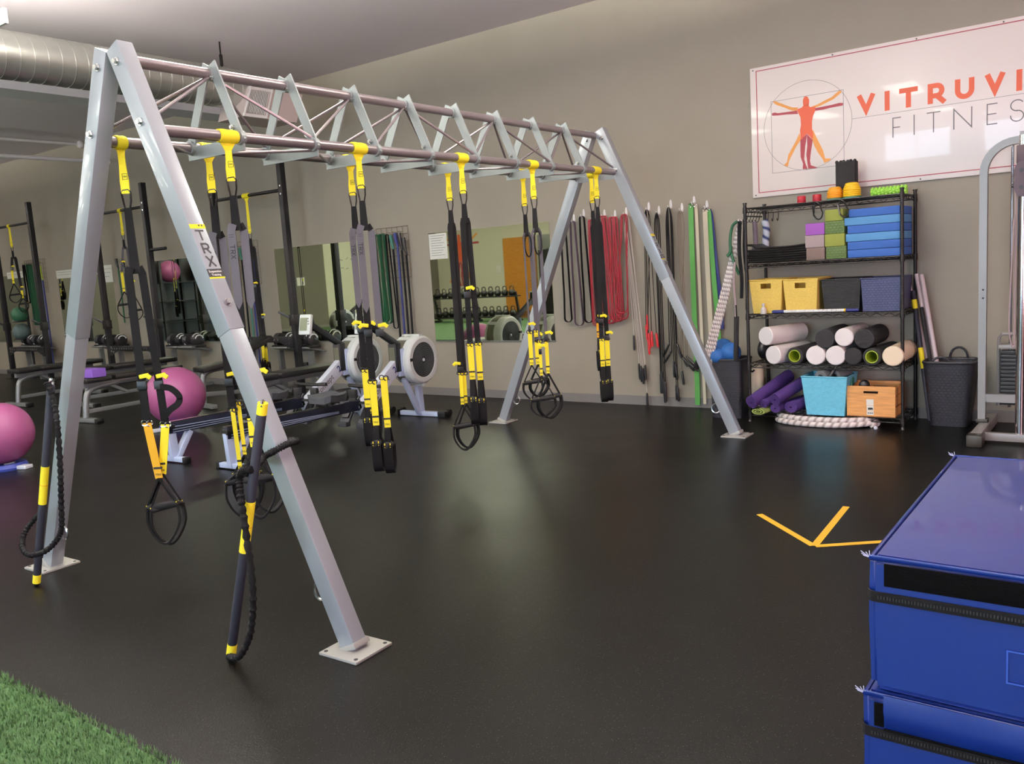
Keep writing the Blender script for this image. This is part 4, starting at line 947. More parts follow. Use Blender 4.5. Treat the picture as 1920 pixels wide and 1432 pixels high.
# ================================================================ bands and ropes on the wall
def loop_band(x,zt,zb,wtop,wbot,w,m,label,name='resistance_band',cat='resistance band',group=None,y=0.045,n=1,thick=.006,sag=0.0,hookon=True):
    """an endless band over a hook: both runs hang down and turn round at the bottom"""
    mb=MB()
    for k in range(n):
        o=(k-(n-1)/2)
        yy=WALL-y-0.008*(k%3); x0=x+o*.014; zb2=zb+abs(o)*.03*((k*7)%3); wb=wbot*(1+0.15*((k*5)%4-1.5)/1.5)
        pts=[]
        for i in range(8): a=math.pi*i/7; pts.append((x0-math.cos(a)*wtop/2,yy,zt-.02+math.sin(a)*.02))
        pts2=[]
        for i in range(9): a=math.pi*i/8; pts2.append((x0+sag*(1+o*.3)+math.cos(a)*wb/2,yy,zb2+wb*.45-math.sin(a)*wb*.45))
        R=[Vector(p) for p in pts]; B=[Vector(p) for p in pts2]
        mid=[R[-1].lerp(B[0],t) for t in (.25,.5,.75)]; mid2=[B[-1].lerp(R[0],t) for t in (.25,.5,.75)]
        loop=R+[m_+Vector((.004*math.sin(k+3*j),0,0)) for j,m_ in enumerate(mid)]+B+[m_+Vector((.004*math.cos(k+2*j),0,0)) for j,m_ in enumerate(mid2)]
        if w<0.012: mb.tube(loop,w/2,7,True)
        else: mb.ribbon(loop,w,thick,(0,1,0),0,True)
    return solo(mb,name,m,label,cat,group)
def hook(x,z,label,first=[None]):
    if first[0] is None:
        t=thing('wall_hook',label,'hook',(x,WALL-.03,z-.03),'white adhesive wall hooks')
        mb=MB(); mb.poly([(-.011,-.035),(.011,-.035),(.013,0),(.010,.03),(.005,.045),(-.005,.045),(-.010,.03),(-.013,0)],(x,WALL-.0005,z),(1,0,0),(0,0,1),.006); mb.build('back_plate','hook',t)
        mb=MB(); mb.tube(smoothpts([(x,WALL-.006,z-.02),(x,WALL-.03,z-.035),(x,WALL-.055,z-.03),(x,WALL-.066,z-.005)],4),.005,8); mb.build('hook_arm','hook',t)
        first[0]=t
    else: dup(first[0],(x,WALL-.03,z-.03),label)
hk=[(-4.80,1.93,'black band behind the far leg'),(-4.69,1.885,'purple grey band'),(-4.574,1.925,'black band left of the red tubes'),(-4.455,1.88,'first red tube loop'),(-4.334,1.90,'red tube loop behind the yellow anchor'),(-4.215,1.885,'third red tube loop'),(-4.09,1.90,'last red tube loop'),(-3.845,1.925,'red handled jump ropes'),(-3.74,1.88,'black jump ropes'),(-3.616,1.925,'thin black jump ropes'),(-3.503,1.885,'brown jump ropes'),(-3.379,1.935,'green and cream straps'),(-3.255,1.885,'cream and navy straps')]
for x,z,l in hk: hook(x,z,'white wall hook holding the '+l)
G='bands on the wall hooks'
loop_band(-4.80,1.90,.84,.05,.10,.028,'blk','black resistance band partly behind the far left leg of the rig',group=G,sag=-.0,n=1)
loop_band(-4.69,1.86,.80,.05,.12,.035,'purpleband','purple grey resistance band, second hook from the rig leg',group=G,sag=0.02)
loop_band(-4.574,1.90,.83,.05,.11,.03,'blk','black resistance band hanging left of the red tubes',group=G,sag=.02)
for k,(x,zt,n,lb) in enumerate(((-4.455,1.855,4,'red exercise tubes on the leftmost red hook'),(-4.334,1.88,5,'red exercise tubes behind the yellow loops'),(-4.215,1.86,5,'thick bunch of red exercise tubes, third of four'),(-4.09,1.875,3,'red exercise tubes, the bunch nearest the clear cables'))):
    loop_band(x,zt,.80+.02*k,.045,.10+.02*(k%2),.0115,'redtube',lb,'exercise_tubes','exercise tubes','red exercise tubes on hooks',.05,n,sag=(.02,.03,0.0,-.06)[k])
def jump_rope(x,zt,runs,m,hm,label,r=.003,loop=True):
    """runs: (x at bottom, z where the handle starts, handle tilt, handle length)"""
    t=thing('jump_rope',label,'jump rope',(x,WALL-.05,min(z-.14 for _,z,_,_ in runs)),'jump ropes on the wall hooks')
    mb=MB(); n=len(runs)
    for i,(xb,zb,tilt,hl) in enumerate(runs):
        y=WALL-.048-.006*(i%4); u=(i-(n-1)/2)/max(1,n)*.07
        pts=smoothpts([(x,y,zt),(x+u*.7,y,zt-.03),(x+u*1.2,y,zt-.18),((x+u+xb)/2,y,(zt+zb)/2),(xb,y,zb+.06),(xb,y,zb)],5); mb.tube(pts,r,6)
    mb.build('cable',m,t)
    for i,(xb,zb,tilt,hl) in enumerate(runs):
        y=WALL-.048-.006*(i%4); a=Vector((xb,y,zb)); b=a+Vector((math.sin(tilt),0,-math.cos(tilt)))*hl
        mb=MB(); mb.tube([a,a.lerp(b,.1),a.lerp(b,.85),b],[.006,.0115,.0125,.010],10); mb.build('handle',hm,t)
jump_rope(-4.06,1.86,[(-4.045,.70,0,.15),(-4.0,.42,.05,.16),(-3.975,.40,0,.16),(-3.955,.38,.03,.16),(-3.935,.41,0,.16),(-3.925,.13,0,.14)],'clearrope','plast','clear cable jump ropes with black handles, one hanging near the baseboard',.0028)
jump_rope(-3.845,1.90,[(-3.905,.80,.06,.15),(-3.885,.90,.0,.15),(-3.875,.72,.08,.15),(-3.84,.74,.02,.15),(-3.80,.72,.10,.14),(-3.885,.66,.05,.15)],'blk','redplastic','black jump ropes with bright red handles',.0035)
jump_rope(-3.74,1.86,[(-3.77,.33,0,.20),(-3.755,.35,.02,.22),(-3.735,.28,.03,.24),(-3.715,.25,.0,.20)],'blk','plast','black jump ropes with long black handles beside the red handles',.0055)
jump_rope(-3.616,1.90,[(-3.665,.62,-.5,.15),(-3.64,.55,-.6,.15),(-3.62,.45,0,.16),(-3.60,.42,.1,.15),(-3.61,.22,0,.15),(-3.59,.20,.02,.14),(-3.58,.62,.3,.15)],'blk','plast','thin black jump ropes with tangled handles, third from the straps',.0045)
jump_rope(-3.503,1.86,[(-3.55,.52,.5,.14),(-3.52,.48,.7,.16),(-3.49,.50,.8,.15),(-3.47,.44,.9,.13),(-3.545,.36,.1,.14)],'wirelite','plast','thin brown jump ropes with handles bunched low, next to the green strap',.003)
def strap_pair(x,zt,runs,label,ring=True):
    t=thing('stretch_strap',label,'stretch strap',(x,WALL-.05,runs[0][2]),'stretch straps on the wall hooks')
    for i,(dx,xb,zb,w,m) in enumerate(runs):
        y=WALL-.03-.010*i; mb=MB()
        mb.ribbon(smoothpts([(x+dx*.6,y,zt),(x+dx,y,zt-.1),(x+(dx+xb)/2,y-.004,(zt+zb)/2),(x+xb*.9,y+.004,zb+.3),(x+xb,y,zb)],6),w,.004,(1,.0,0)); mb.build('strap',m,t)
    mb=MB(); mb.torus((x-.02,WALL-.045,zt+.0),.018,.003,(0,1,0),16,6); mb.torus((x+.02,WALL-.045,zt),.018,.003,(0,1,0),16,6); mb.build('d_ring','steel',t)
strap_pair(-3.379,1.90,[(.03,.05,.04,.03,'cream_band'),(-.02,-.02,.03,.05,'green')],'wide green strap with a narrow cream one, left of the two strap hooks')
strap_pair(-3.255,1.845,[(.05,.12,.75,.04,'navy'),(.035,.09,.55,.045,'green'),(0.0,.03,.02,.045,'cream_band')],'cream strap over green and navy ones, right strap hook by the rope')

# wire grids with bands between the mirrors
def grid(x0,x1,z1,label):
    t=thing('wire_grid',label,'wire grid',((x0+x1)/2,WALL-.02,z1-.6),'wire grids holding bands')
    mb=MB(); n=max(4,int((x1-x0)/.085))
    for i in range(n+1):
        x=x0+(x1-x0)*i/n; mb.cyl((x,WALL-.018,z1-.6),(x,WALL-.018,z1),.0035,seg=6)
    for k in range(8): mb.cyl((x0,WALL-.014,z1-.085*k),(x1,WALL-.014,z1-.085*k),.0035,seg=6)
    mb.build('grid_panel','wirelite',t)
    mb=MB()
    for i in range(1,n,1): x=x0+(x1-x0)*i/n; mb.cyl((x,WALL-.018,z1-.07),(x,WALL-.10,z1-.06),.004,seg=6)
    mb.build('peg','wirelite',t)
grid(-7.50,-6.98,2.00,'wire grid with green and black bands between the mirrors')
grid(-10.22,-9.78,2.03,'wire grid of bands left of the rower mirror')
grid(-16.58,-15.80,2.13,'wire grid at the far left with green bands')
def tube_band(x,zt,zb,m,top,label,hl=.16,r=.013):
    t=thing('tube_band',label,'tube band',(x,WALL-.07,zb),'tube bands on the wire grids')
    mb=MB(); mb.tube([(x,WALL-.07,zt-hl),(x+.005,WALL-.068,(zt+zb)/2),(x,WALL-.07,zb)],r,8); mb.build('tube',m,t)
    mb=MB(); mb.tube([(x-.02,WALL-.075,zt),(x,WALL-.085,zt-hl*.5),(x+.01,WALL-.07,zt-hl)],[.022,.02,.012],10); mb.build('handle',top,t)
G2='bands on the wire grids'
loop_band(-7.45,1.93,.88,.07,.12,.05,'dgreen','wide dark green band, left end of the grid between mirrors',group=G2,y=.07,sag=.04)
loop_band(-7.335,1.93,.86,.06,.13,.045,'dgreen','second dark green band beside the widest one on the nearer grid',group=G2,y=.09,sag=.0)
loop_band(-7.262,1.92,.80,.04,.09,.02,'blk','thin black band with a low loop on the nearer grid',group=G2,y=.08,sag=.03)
tube_band(-7.19,1.90,.32,'blk','teal','black tube band with a teal top on the nearer grid')
tube_band(-7.115,1.92,.34,'navy','navy','blue tube band on the nearer grid')
tube_band(-7.05,1.92,.36,'blk','plast','black tube band with black handle right of the blue one',.2)
tube_band(-6.985,1.86,.38,'blk','plast','black tube band at the right end of the nearer grid',.2)
tube_band(-10.18,1.93,.40,'blk','dgreen','black tube band with dark green top on the middle grid')
tube_band(-10.09,1.94,.35,'blk','teal','black tube band with teal top on the middle grid')
tube_band(-10.0,1.93,.35,'teal','teal','teal tube band in the middle of the middle grid')
tube_band(-9.92,1.93,.32,'navy','redtube','blue tube band with red top on the middle grid')
tube_band(-9.84,1.92,.30,'navy','plast','dark blue tube band at the right end of the middle grid')
loop_band(-16.50,2.05,1.35,.06,.14,.03,'blk','black loop band at the left end of the far grid',group=G2,y=.07,sag=.02)
loop_band(-16.30,2.05,.95,.09,.12,.07,'dgreen','wide green band hanging on the far grid',group=G2,y=.07,sag=.03)
tube_band(-15.86,2.0,.20,'navy','lime','long blue tube band on the far grid',.25,.016)
tube_band(-13.30,1.98,.95,'dgreen','plast','dark green tube band beside the middle rack')
tube_band(-13.10,1.95,.45,'blk','plast','black tube band beside the middle rack')

# ================================================================ wire shelving and what it holds
SX0,SX1,SY0,SY1=-2.70,-1.484,7.00,7.455
SZ=[0.085,0.498,0.915,1.338,1.80]
t=thing('wire_shelf_unit','black wire shelving unit against the wall under the sign','shelving',((SX0+SX1)/2,(SY0+SY1)/2,0))
for x in (SX0,SX1):
    for y in (SY0,SY1):
        mb=MB(); mb.cyl((x,y,.02),(x,y,1.835),.0135,seg=14); mb.cyl((x,y,1.83),(x,y,1.842),.017,seg=14); 
        for k in range(60): mb.torus((x,y,.06+.03*k),.0135,.0012,(0,0,1),12,4)
        po=mb.build('shelf_post','wire',t)
        mb=MB(); mb.cyl((x,y,0),(x,y,.02),.019,.013,14); mb.build('post_foot','plast',po)
for z in SZ:
    mb=MB()
    for zz in (z-.004,z-.034):
        mb.tube([(SX0,SY0,zz),(SX1,SY0,zz),(SX1,SY1,zz),(SX0,SY1,zz)],.0045,8,True)
    n=26
    for y in (SY0,SY1): mb.tube([(SX0+(SX1-SX0)*i/n,y,z-.006-(.026 if i%2 else 0)) for i in range(n+1)],.003,6)
    n=10
    for x in (SX0,SX1): mb.tube([(x,SY0+(SY1-SY0)*i/n,z-.006-(.026 if i%2 else 0)) for i in range(n+1)],.003,6)
    for i in range(47): x=SX0+.013+(SX1-SX0-.026)*i/46; mb.cyl((x,SY0,z-.003),(x,SY1,z-.003),.0022,seg=5)
    for y in (SY0+.15,SY0+.3): mb.cyl((SX0,y,z-.008),(SX1,y,z-.008),.003,seg=6)
    for x in (SX0,SX1):
        for y in (SY0,SY1): mb.cyl((x,y,z-.045),(x,y,z+.006),.019,.0165,14)
    mb.build('wire_shelf','wire',t)

# ---- top shelf
def red_grip(x,label):
    z=1.802; t=thing('hand_grip',label,'grip',(x,7.2,z),'red ribbed grips')
    mb=MB(); mb.lathe([(0,0),(.030,0),(.034,.006),(.034,.026),(.031,.03),(.034,.034),(.034,.056),(.030,.062),(0,.062)],(x,7.2,z),(0,0,1),24); mb.build('body','redgrip',t)
    mb=MB(); mb.torus((x,7.2,z+.03),.0315,.003,(0,0,1),24,6); mb.build('groove_ring','s_red',t)
red_grip(-2.294,'red ribbed hand grip, left one on the top shelf'); red_grip(-2.169,'red ribbed hand grip next to the orange dome, above the first carabiner')
def dome(x,y,r,h,m,label):
    z=1.802; t=thing('ribbed_dome',label,'massage dome',(x,y,z),'ribbed domes on the top shelf')
    mb=MB(); mb.lathe([(0,0),(r*1.05,0),(r*1.05,.014),(0,.014)],(x,y,z),(0,0,1),28); mb.build('base','teal',t)
    prof=[(r*.9,.014)]
    for k in range(7):
        zz=.018+k*(h-.02)/7; rr=r*(1-.06*max(0,k-3)**1.3); prof+=[(rr,zz+.002),(rr*1.0,zz+(h-.02)/7*.55),(rr*.93,zz+(h-.02)/7*.8)]
    prof+=[(r*.5,h),(0,h)]
    mb=MB(); mb.lathe(prof,(x,y,z),(0,0,1),28); mb.build('ribbed_body',m,t)
dome(-2.018,7.17,.062,.105,'domeo','orange ribbed dome on the top shelf'); dome(-1.883,7.15,.067,.125,'domey','yellow ribbed dome on the top shelf, taller than the orange one')
mb=MB(); mb.box((-1.963,7.31,1.955),(.152,.10,.305),None,0,.008)
for k in range(6): mb.ball((-2.03+.027*k,7.27+.02*(k%2),2.106),.014,8,5)
solo(mb,'foam_block','foam','black rough foam block standing upright behind the ribbed domes','foam block')
t=thing('bumpy_roller','lime green bumpy massage roller lying at the right end of the top shelf','massage roller',(-1.62,7.22,1.802))
mb=MB(); mb.cyl((-1.76,7.24,1.838),(-1.50,7.24,1.838),.026,seg=18); mb.build('core','limer',t)
mb=MB()
for k in range(10):
    for j in range(8): a=j*math.pi/4+(k%2)*.39; mb.ball((-1.75+.027*k,7.24+math.cos(a)*.028,1.838+math.sin(a)*.028),.0115,8,5)
mb.build('bumps','limer',t)
def carabiner(x,tilt,m,label):
    t=thing('carabiner',label,'carabiner',(x,6.988,1.66),'carabiners on the shelf edge')
    mb=MB(); c=Vector((x,6.985,1.722)); pts=[]
    for i in range(24):
        a=2*math.pi*i/24; r=.030+(.008 if math.sin(a)<0 else 0); p=Vector((math.cos(a)*r*.95,0,math.sin(a)*.066)); pts.append(c+Matrix.Rotation(tilt,3,'Y')@p)
    mb.tube(pts,.0055,8,True); mb.build('ring','steelb',t)
    mb=MB(); a=Matrix.Rotation(tilt,3,'Y'); mb.cyl(c+a@Vector((-.031,-.004,.045)),c+a@Vector((-.035,-.004,-.035)),.0062,seg=8); mb.build('gate',m,t)
carabiner(-2.10,-.15,'steelb','black carabiner hanging on the top shelf edge below the red grip'); carabiner(-1.905,-.25,'steel','carabiner with bright gate hanging below the yellow dome')

# ---- second shelf: folded black stack, foam blocks, balance pads
for k in range(7):
    z=1.340+k*.0185; mb=MB(); w=.255-.006*((k*5)%3); xo=-2.44+.008*((k*3)%3-1)
    sag=.012
    rows=[]
    for i in range(13):
        u=-1+2*i/12; zz=z+sag*abs(u)**3*(1 if k==6 else .25)+(.022 if k==6 and u<-.75 else 0); rows.append([mb.bm.verts.new((xo+u*w,y,zz+dz)) for y,dz in ((7.03,0.0),(7.02,.009),(7.03,.018),(7.40,.018),(7.405,.009),(7.40,.0))])
    for a,b in zip(rows,rows[1:]):
        for j in range(6): mb._f([a[j],a[(j+1)%6],b[(j+1)%6],b[j]])
    mb._f(rows[0][::-1]); mb._f(rows[-1])
    o=mb.build('folded_mat','pad',None,40); o['label']='thin black folded mat, %s in the dark stack beside the mauve blocks'%['lowest','second lowest','third lowest','middle one','third from the top','second from the top','topmost, with curled end'][k]; o['category']='mat'; o['group']='folded black mats'
def block(x0,x1,z0,m,label,h=.0985):
    mb=MB(); mb.bb((x0,7.01,z0),(x1,7.24,z0+h),0,.007); solo(mb,'yoga_block',m,label,'yoga block','foam blocks on the second shelf')
zz=1.340
block(-2.205,-2.058,zz,'blk_bro','brown foam block, bottom of the left column',.098); block(-2.212,-2.062,zz+.0985,'blk_mau','mauve foam block between the brown and the purple one',.098); block(-2.208,-2.058,zz+.197,'blk_pur','purple foam block on top of the mauve one',.094)
block(-2.050,-1.893,zz,'blk_dg','dark green textured foam block, bottom of the right column',.098); block(-2.058,-1.905,zz+.0985,'blk_oli','olive foam block between two dark green ones',.098); block(-2.056,-1.905,zz+.197,'blk_dg','dark green textured foam block, third in its column',.098); block(-2.054,-1.915,zz+.2955,'blk_oli','olive foam block on top of the green column',.09)
for k in range(6):
    z=1.340+k*.0625; m='padlight' if k in (2,4) else 'padblue'; x0=-1.885+(.0 if k not in (2,4) else -.012)+(.012 if k==5 else 0)
    if k==4: x0=-1.908
    mb=MB(); mb.bb((x0,7.015,z),(-1.502,7.43,z+.0605),0,.006)
    solo(mb,'balance_pad',m,['lowest blue balance pad, resting on the shelf','second blue balance pad from the bottom','lower light blue balance pad','blue balance pad between the two light blue ones','upper light blue balance pad, sticking out','topmost blue balance pad'][k],'balance pad','blue balance pads')

# ---- third shelf: baskets and sticks
def open_box(name,label,cat,x0,x1,y0,y1,z0,z1,m,tap=.0,th=.006,hole=None,inner=None,group=None,rim=True):
    """open-topped basket; tap narrows the foot; hole=(half width, z low, z high) cut in the front"""
    t=thing(name,label,cat,((x0+x1)/2,(y0+y1)/2,z0),group); cx=(x0+x1)/2; cy=(y0+y1)/2
    def P(sx,sy,z,ins=0): 
        f=(z-z0)/(z1-z0); tx=tap*(1-f); return Vector((cx+sx*((x1-x0)/2-tx-ins),cy+sy*((y1-y0)/2-tx-ins),z))
    mb=MB()
    def slab(a,b,c,d): # outer quad a,b,c,d plus inner offset towards the centre
        cen=Vector((cx,cy,0)); n=(b-a).cross(d-a).normalized(); 
        if n.dot(Vector((cx,cy,a.z))-a)<0: n=-n
        o=[mb.bm.verts.new(p) for p in (a,b,c,d)]; i=[mb.bm.verts.new(p+n*th) for p in (a,b,c,d)]
        mb._f(o); mb._f(i[::-1])
        for k in range(4): mb._f([o[k],o[(k+1)%4],i[(k+1)%4],i[k]])
    def wall(p,q):
        slab(P(*p,z0),P(*q,z0),P(*q,z1),P(*p,z1))
    wall((1,-1),(1,1)); wall((1,1),(-1,1)); wall((-1,1),(-1,-1))
    if hole:
        hw,h0,h1=hole; g=lambda u,z: P(-1,-1,z).lerp(P(1,-1,z),u); L=(x1-x0); a,b=.5-hw/L,.5+hw/L
        slab(g(0,z0),g(1,z0),g(1,h0),g(0,h0)); slab(g(0,h1),g(1,h1),g(1,z1),g(0,z1)); slab(g(0,h0),g(a,h0),g(a,h1),g(0,h1)); slab(g(b,h0),g(1,h0),g(1,h1),g(b,h1))
    else: wall((-1,-1),(1,-1))
    slab(P(-1,-1,z0),P(1,-1,z0),P(1,1,z0),P(-1,1,z0)); mb.build('body',m,t,0)
    if rim:
        mb=MB(); mb.tube([P(-1,-1,z1),P(1,-1,z1),P(1,1,z1),P(-1,1,z1)],.006,8,True); mb.build('rim',m,t)
    return t
GB='storage baskets on the third shelf'
open_box('storage_basket','yellow woven basket, left end of the third shelf','basket',-2.690,-2.412,7.03,7.40,.918,1.196,'wickyel',.022,hole=(.045,1.125,1.168),group=GB)
open_box('storage_basket','yellow woven basket between another yellow one and the black basket','basket',-2.405,-2.125,7.03,7.40,.918,1.190,'wickyel',.018,hole=(.045,1.12,1.163),group=GB)
open_box('storage_basket','black woven basket on the third shelf','basket',-2.105,-1.800,7.06,7.42,.918,1.175,'wickblk',.02,group=GB)
open_box('storage_basket','navy blue woven basket at the right end of the third shelf','basket',-1.790,-1.498,7.02,7.40,.918,1.172,'wicknavy',.012,group=GB)
def stick(x0,x1,z,y,mcore,mh,label,hl=.10):
    t=thing('massage_stick',label,'massage stick',((x0+x1)/2,y,z-.014),'massage sticks on the third shelf')
    mb=MB()
    n=14
    for k in range(n): a=x0+hl+(x1-x0-2*hl)*k/n; b=x0+hl+(x1-x0-2*hl)*(k+.94)/n; mb.cyl((a,y,z),(b,y,z),.0125,seg=12)
    mb.build('spindles',mcore,t)
    for a,b in ((x0,x0+hl),(x1,x1-hl)):
        mb=MB(); mb.tube([(a,y,z),(a+(b-a)*.12,y,z),(a+(b-a)*.85,y,z),(b,y,z)],[.009,.0135,.0135,.010],12); mb.build('handle',mh,t)
    mb=MB(); mb.cyl((x1-hl-.012,y,z),(x1-hl,y,z),.0135,seg=12); mb.build('end_collar','domey',t)
stick(-2.49,-1.80,.934,7.002,'whiteink','navy','white massage stick with blue handles in front of the baskets')
stick(-2.36,-1.82,.934,7.030-.0,'s_or','redplastic','red and orange massage stick behind the white one') if False else None
t=thing('clear_bottle','small clear plastic bottle in front of the left yellow basket','bottle',(-2.565,7.012,.917))
mb=MB(); mb.lathe([(0,0),(.024,0),(.026,.01),(.022,.045),(.010,.06),(.010,.075),(0,.075)],(-2.565,7.008,.917),(0,0,1),18); mb.build('body','clearrope',t)
mb=MB(); mb.cyl((-2.565,7.008,.990),(-2.565,7.008,1.004),.012,seg=14); mb.build('cap','ringwhite',t)

# ---- fourth shelf: foam rollers
def roller(x,z,m,label,r=.0765,y0=6.955,L=.50,ang=0.0,hollow=None):
    ax=Vector((math.sin(ang),math.cos(ang),0)); c=Vector((x,y0,z)); mb=MB()
    if hollow: mb.lathe([(r*.70,0.0),(r-.006,0),(r,.006),(r,L-.006),(r-.006,L),(r*.70,L)],c,ax,36)
    else: mb.lathe([(0,0),(r-.006,0),(r,.006),(r,L-.006),(r-.006,L),(0,L)],c,ax,36)
    if not hollow: solo(mb,'foam_roller',m,label,'foam roller','foam rollers on the fourth shelf'); return
    t=thing('foam_roller',label,'foam roller',(x,y0,z-r),'foam rollers on the fourth shelf'); mb.build('foam_body',m,t)
    if hollow:
        mb=MB(); mb.lathe([(r*.70,-.003),(r*.60,-.003),(r*.60,L),(r*.70,L),(r*.70,-.003)],c,ax,36); mb.build('core_tube',hollow,t)
roller(-2.535,.735,'rollw','white foam roller resting on top at the left',ang=.35,L=.46); roller(-2.475,.577,'rollw','white foam roller, leftmost on the shelf surface',ang=.30,L=.46)
roller(-2.296,.572,'rollb','hollow black foam roller with lime core beside the white ones',.072,hollow='lime',ang=.12)
roller(-2.128,.577,'rollw','bright white foam roller, third in the bottom row'); roller(-1.972,.577,'rollw','bright white foam roller under the two black ends, fourth in the bottom row')
roller(-1.838-.0,.573,'rollb','black foam roller in the bottom row, right of the bright white pair',.068); roller(-1.696,.570,'rollb','hollow black foam roller with lime core near the cream one',.070,hollow='lime',ang=.08); roller(-1.545,.577,'rollc','cream foam roller at the right end',L=.49,r=.0768)
roller(-2.052,.712,'rollb','black foam roller on top of the bright white pair'); roller(-1.904,.724,'rollw','white foam roller on top, between two black ones',.072); roller(-1.752,.710,'rollb','black foam roller on top, second from the right end',.0765,L=.48)
t=thing('gear_bag','dark folded bag squeezed in behind the left foam rollers','bag',(-2.62,7.3,.50))
mb=MB(); mb.ball((-2.625,7.20,.60),.07,16,10,0,(.9,1.6,1.35)); mb.build('bag_body','pad',t)

# ---- floor level: mats, baskets, crate, rope
def rolled_mat(a,b,r,m,label,flat=1.0,turns=3.2):
    a,b=Vector(a),Vector(b); t=thing('rolled_mat',label,'exercise mat',(a.x,a.y,a.z-r*flat),'rolled exercise mats')
    ax=(b-a).normalized(); u=Vector((0,0,1)); u=(u-ax*u.dot(ax)).normalized(); v=ax.cross(u); L=(b-a).length
    mb=MB(); n=90; th=r*.21; out=[];inn=[]
    for i in range(n+1):
        ang=turns*2*math.pi*i/n; rr=r*.22+(r*.97-r*.22)*i/n
        for lst,ro in ((out,rr),(inn,rr-th)):
            lst.append(u*math.sin(ang)*ro*flat+v*math.cos(ang)*ro)
    O0=[mb.bm.verts.new(a+p) for p in out];O1=[mb.bm.verts.new(b+p) for p in out];I0=[mb.bm.verts.new(a+p) for p in inn];I1=[mb.bm.verts.new(b+p) for p in inn]
    for i in range(n):
        mb._f([O0[i],O0[i+1],O1[i+1],O1[i]]); mb._f([I0[i+1],I0[i],I1[i],I1[i+1]]); mb._f([I0[i],I0[i+1],O0[i+1],O0[i]]); mb._f([O1[i],O1[i+1],I1[i+1],I1[i]])
    mb._f([O0[0],O1[0],I1[0],I0[0]]); mb._f([O0[-1],I0[-1],I1[-1],O1[-1]]); mb.build('mat_roll',m,t,40,recalc=False)
rolled_mat((-2.655,6.90,.182),(-2.48,7.34,.355),.066,'mat_p','purple rolled mat leaning highest at the left of the pile')
rolled_mat((-2.452,6.90,.212),(-2.29,7.30,.345),.060,'mat_p','purple rolled mat on top, its end facing out in the middle of the pile')
rolled_mat((-2.565,6.93,.165),(-2.42,7.33,.25),.048,'mat_p','purple rolled mat squeezed between the two upper rolls',.9)
rolled_mat((-2.462,6.93,.135),(-2.33,7.36,.16),.056,'mat_p','purple rolled mat low in the pile above the rope',.8)
rolled_mat((-2.335,6.94,.150),(-2.22,7.36,.165),.066,'mat_p','purple rolled mat right of the pile, next to the cyan basket',.85)
rolled_mat((-2.600,6.90,.105),(-2.50,7.30,.115),.078,'mat_g','green rolled mat pressed flat under the purple ones',.42,2.2)
t=thing('upright_roller','cream foam roller standing upright behind the purple mats','foam roller',(-2.72,7.34,.088))
mb=MB(); mb.cyl((-2.745,7.30,.088),(-2.745,7.30,.465),.056,seg=28); mb.build('foam_body','rollc',t)
mb=MB(); mb.tube(smoothpts([(-2.77,7.245,.44),(-2.785,7.24,.41),(-2.765,7.24,.395),(-2.745,7.24,.41)],5),.008,8); mb.build('carry_loop','blk',t)
bk=open_box('storage_basket','cyan woven basket on the floor level of the shelves','basket',-2.240,-1.880,6.935,7.25,.088,.405,'wickcyan',.032)
mb=MB(); mb.torus((-1.882,7.09,.35),.035,.012,(1,0,0),20,8,0,sy=.6); mb.build('side_handle','teal',bk)
for k,(x,y,a,lb) in enumerate(((-2.10,7.06,.2,'grey roller lying in the cyan basket'),(-2.0,7.10,.35,'second grey roller in the cyan basket'))):
    t=thing('hand_roller',lb,'roller',(x,y,.38),'grey rollers in the cyan basket')
    c=Vector((x,y-.07,.40)); ax=Vector((math.sin(a),math.cos(a),.05))
    mb=MB(); mb.lathe([(.022,0),(.050,0),(.052,.01),(.052,.15),(.05,.16),(.022,.16)],c,ax,24); mb.build('roller_body','greysteel',t)
    mb=MB(); mb.lathe([(.022,-.002),(.012,-.002),(.012,.16),(.022,.16)],c,ax,16); mb.build('core','ink',t)
mb=MB(); mb.cyl((-2.04,7.0,.38),(-1.99,7.03,.475),.014,seg=12); solo(mb,'stick_grip','plast','short black grip sticking out of the cyan basket','grip')
# crate
CX0,CX1,CY0,CY1,CZ0,CZ1=-1.893,-1.532,6.975,7.30,.092,.335
t=thing('wooden_crate','pine slatted crate with a white label, right end of the shelf floor','crate',((CX0+CX1)/2,(CY0+CY1)/2,CZ0))
mb=MB(); th=.012
def slot_board(z0,z1,y,hole):
    if not hole: mb.bb((CX0,y,z0),(CX1,y+th,z1)); return
    c=(CX0+CX1)/2; hw=.055; h0,h1=z0+.026,z0+.044
    mb.bb((CX0,y,z0),(CX1,y+th,h0)); mb.bb((CX0,y,h1),(CX1,y+th,z1)); mb.bb((CX0,y,h0),(c-hw,y+th,h1)); mb.bb((c+hw,y,h0),(CX1,y+th,h1))
for y in (CY0,CY1-th):
    slot_board(CZ0+.008,CZ0+.160,y,False); slot_board(CZ0+.160,CZ1,y,True); mb.build('end_board','wood',t,0); mb=MB()
mb=MB()
for x in (CX0,CX1-th):
    for k in range(3): mb.bb((x,CY0+th,CZ0+.010+k*.080),(x+th,CY1-th,CZ0+.010+k*.080+.066))
mb.build('side_slat','wood',t,0)
mb=MB(); mb.bb((CX0,CY0,CZ0),(CX1,CY1,CZ0+.008))
mb.build('bottom_board','woodin',t,0)
mb=MB(); c=(CX0+CX1)/2
mb.poly([(-.030,-.12),(.022,-.12),(.022,-.088),(-.030,-.088)],(c,CY0,CZ0+.135),(1,0,0),(0,0,1),.0008); mb.poly([(-.030,-.085),(.022,-.085),(.022,-.045),(-.030,-.045)],(c,CY0,CZ0+.135),(1,0,0),(0,0,1),.0008); mb.poly([(-.032,-.042),(.022,-.042),(.022,.005),(-.032,.005)],(c,CY0,CZ0+.135),(1,0,0),(0,0,1),.0008)
lb=mb.build('paper_label','paper',t,0)
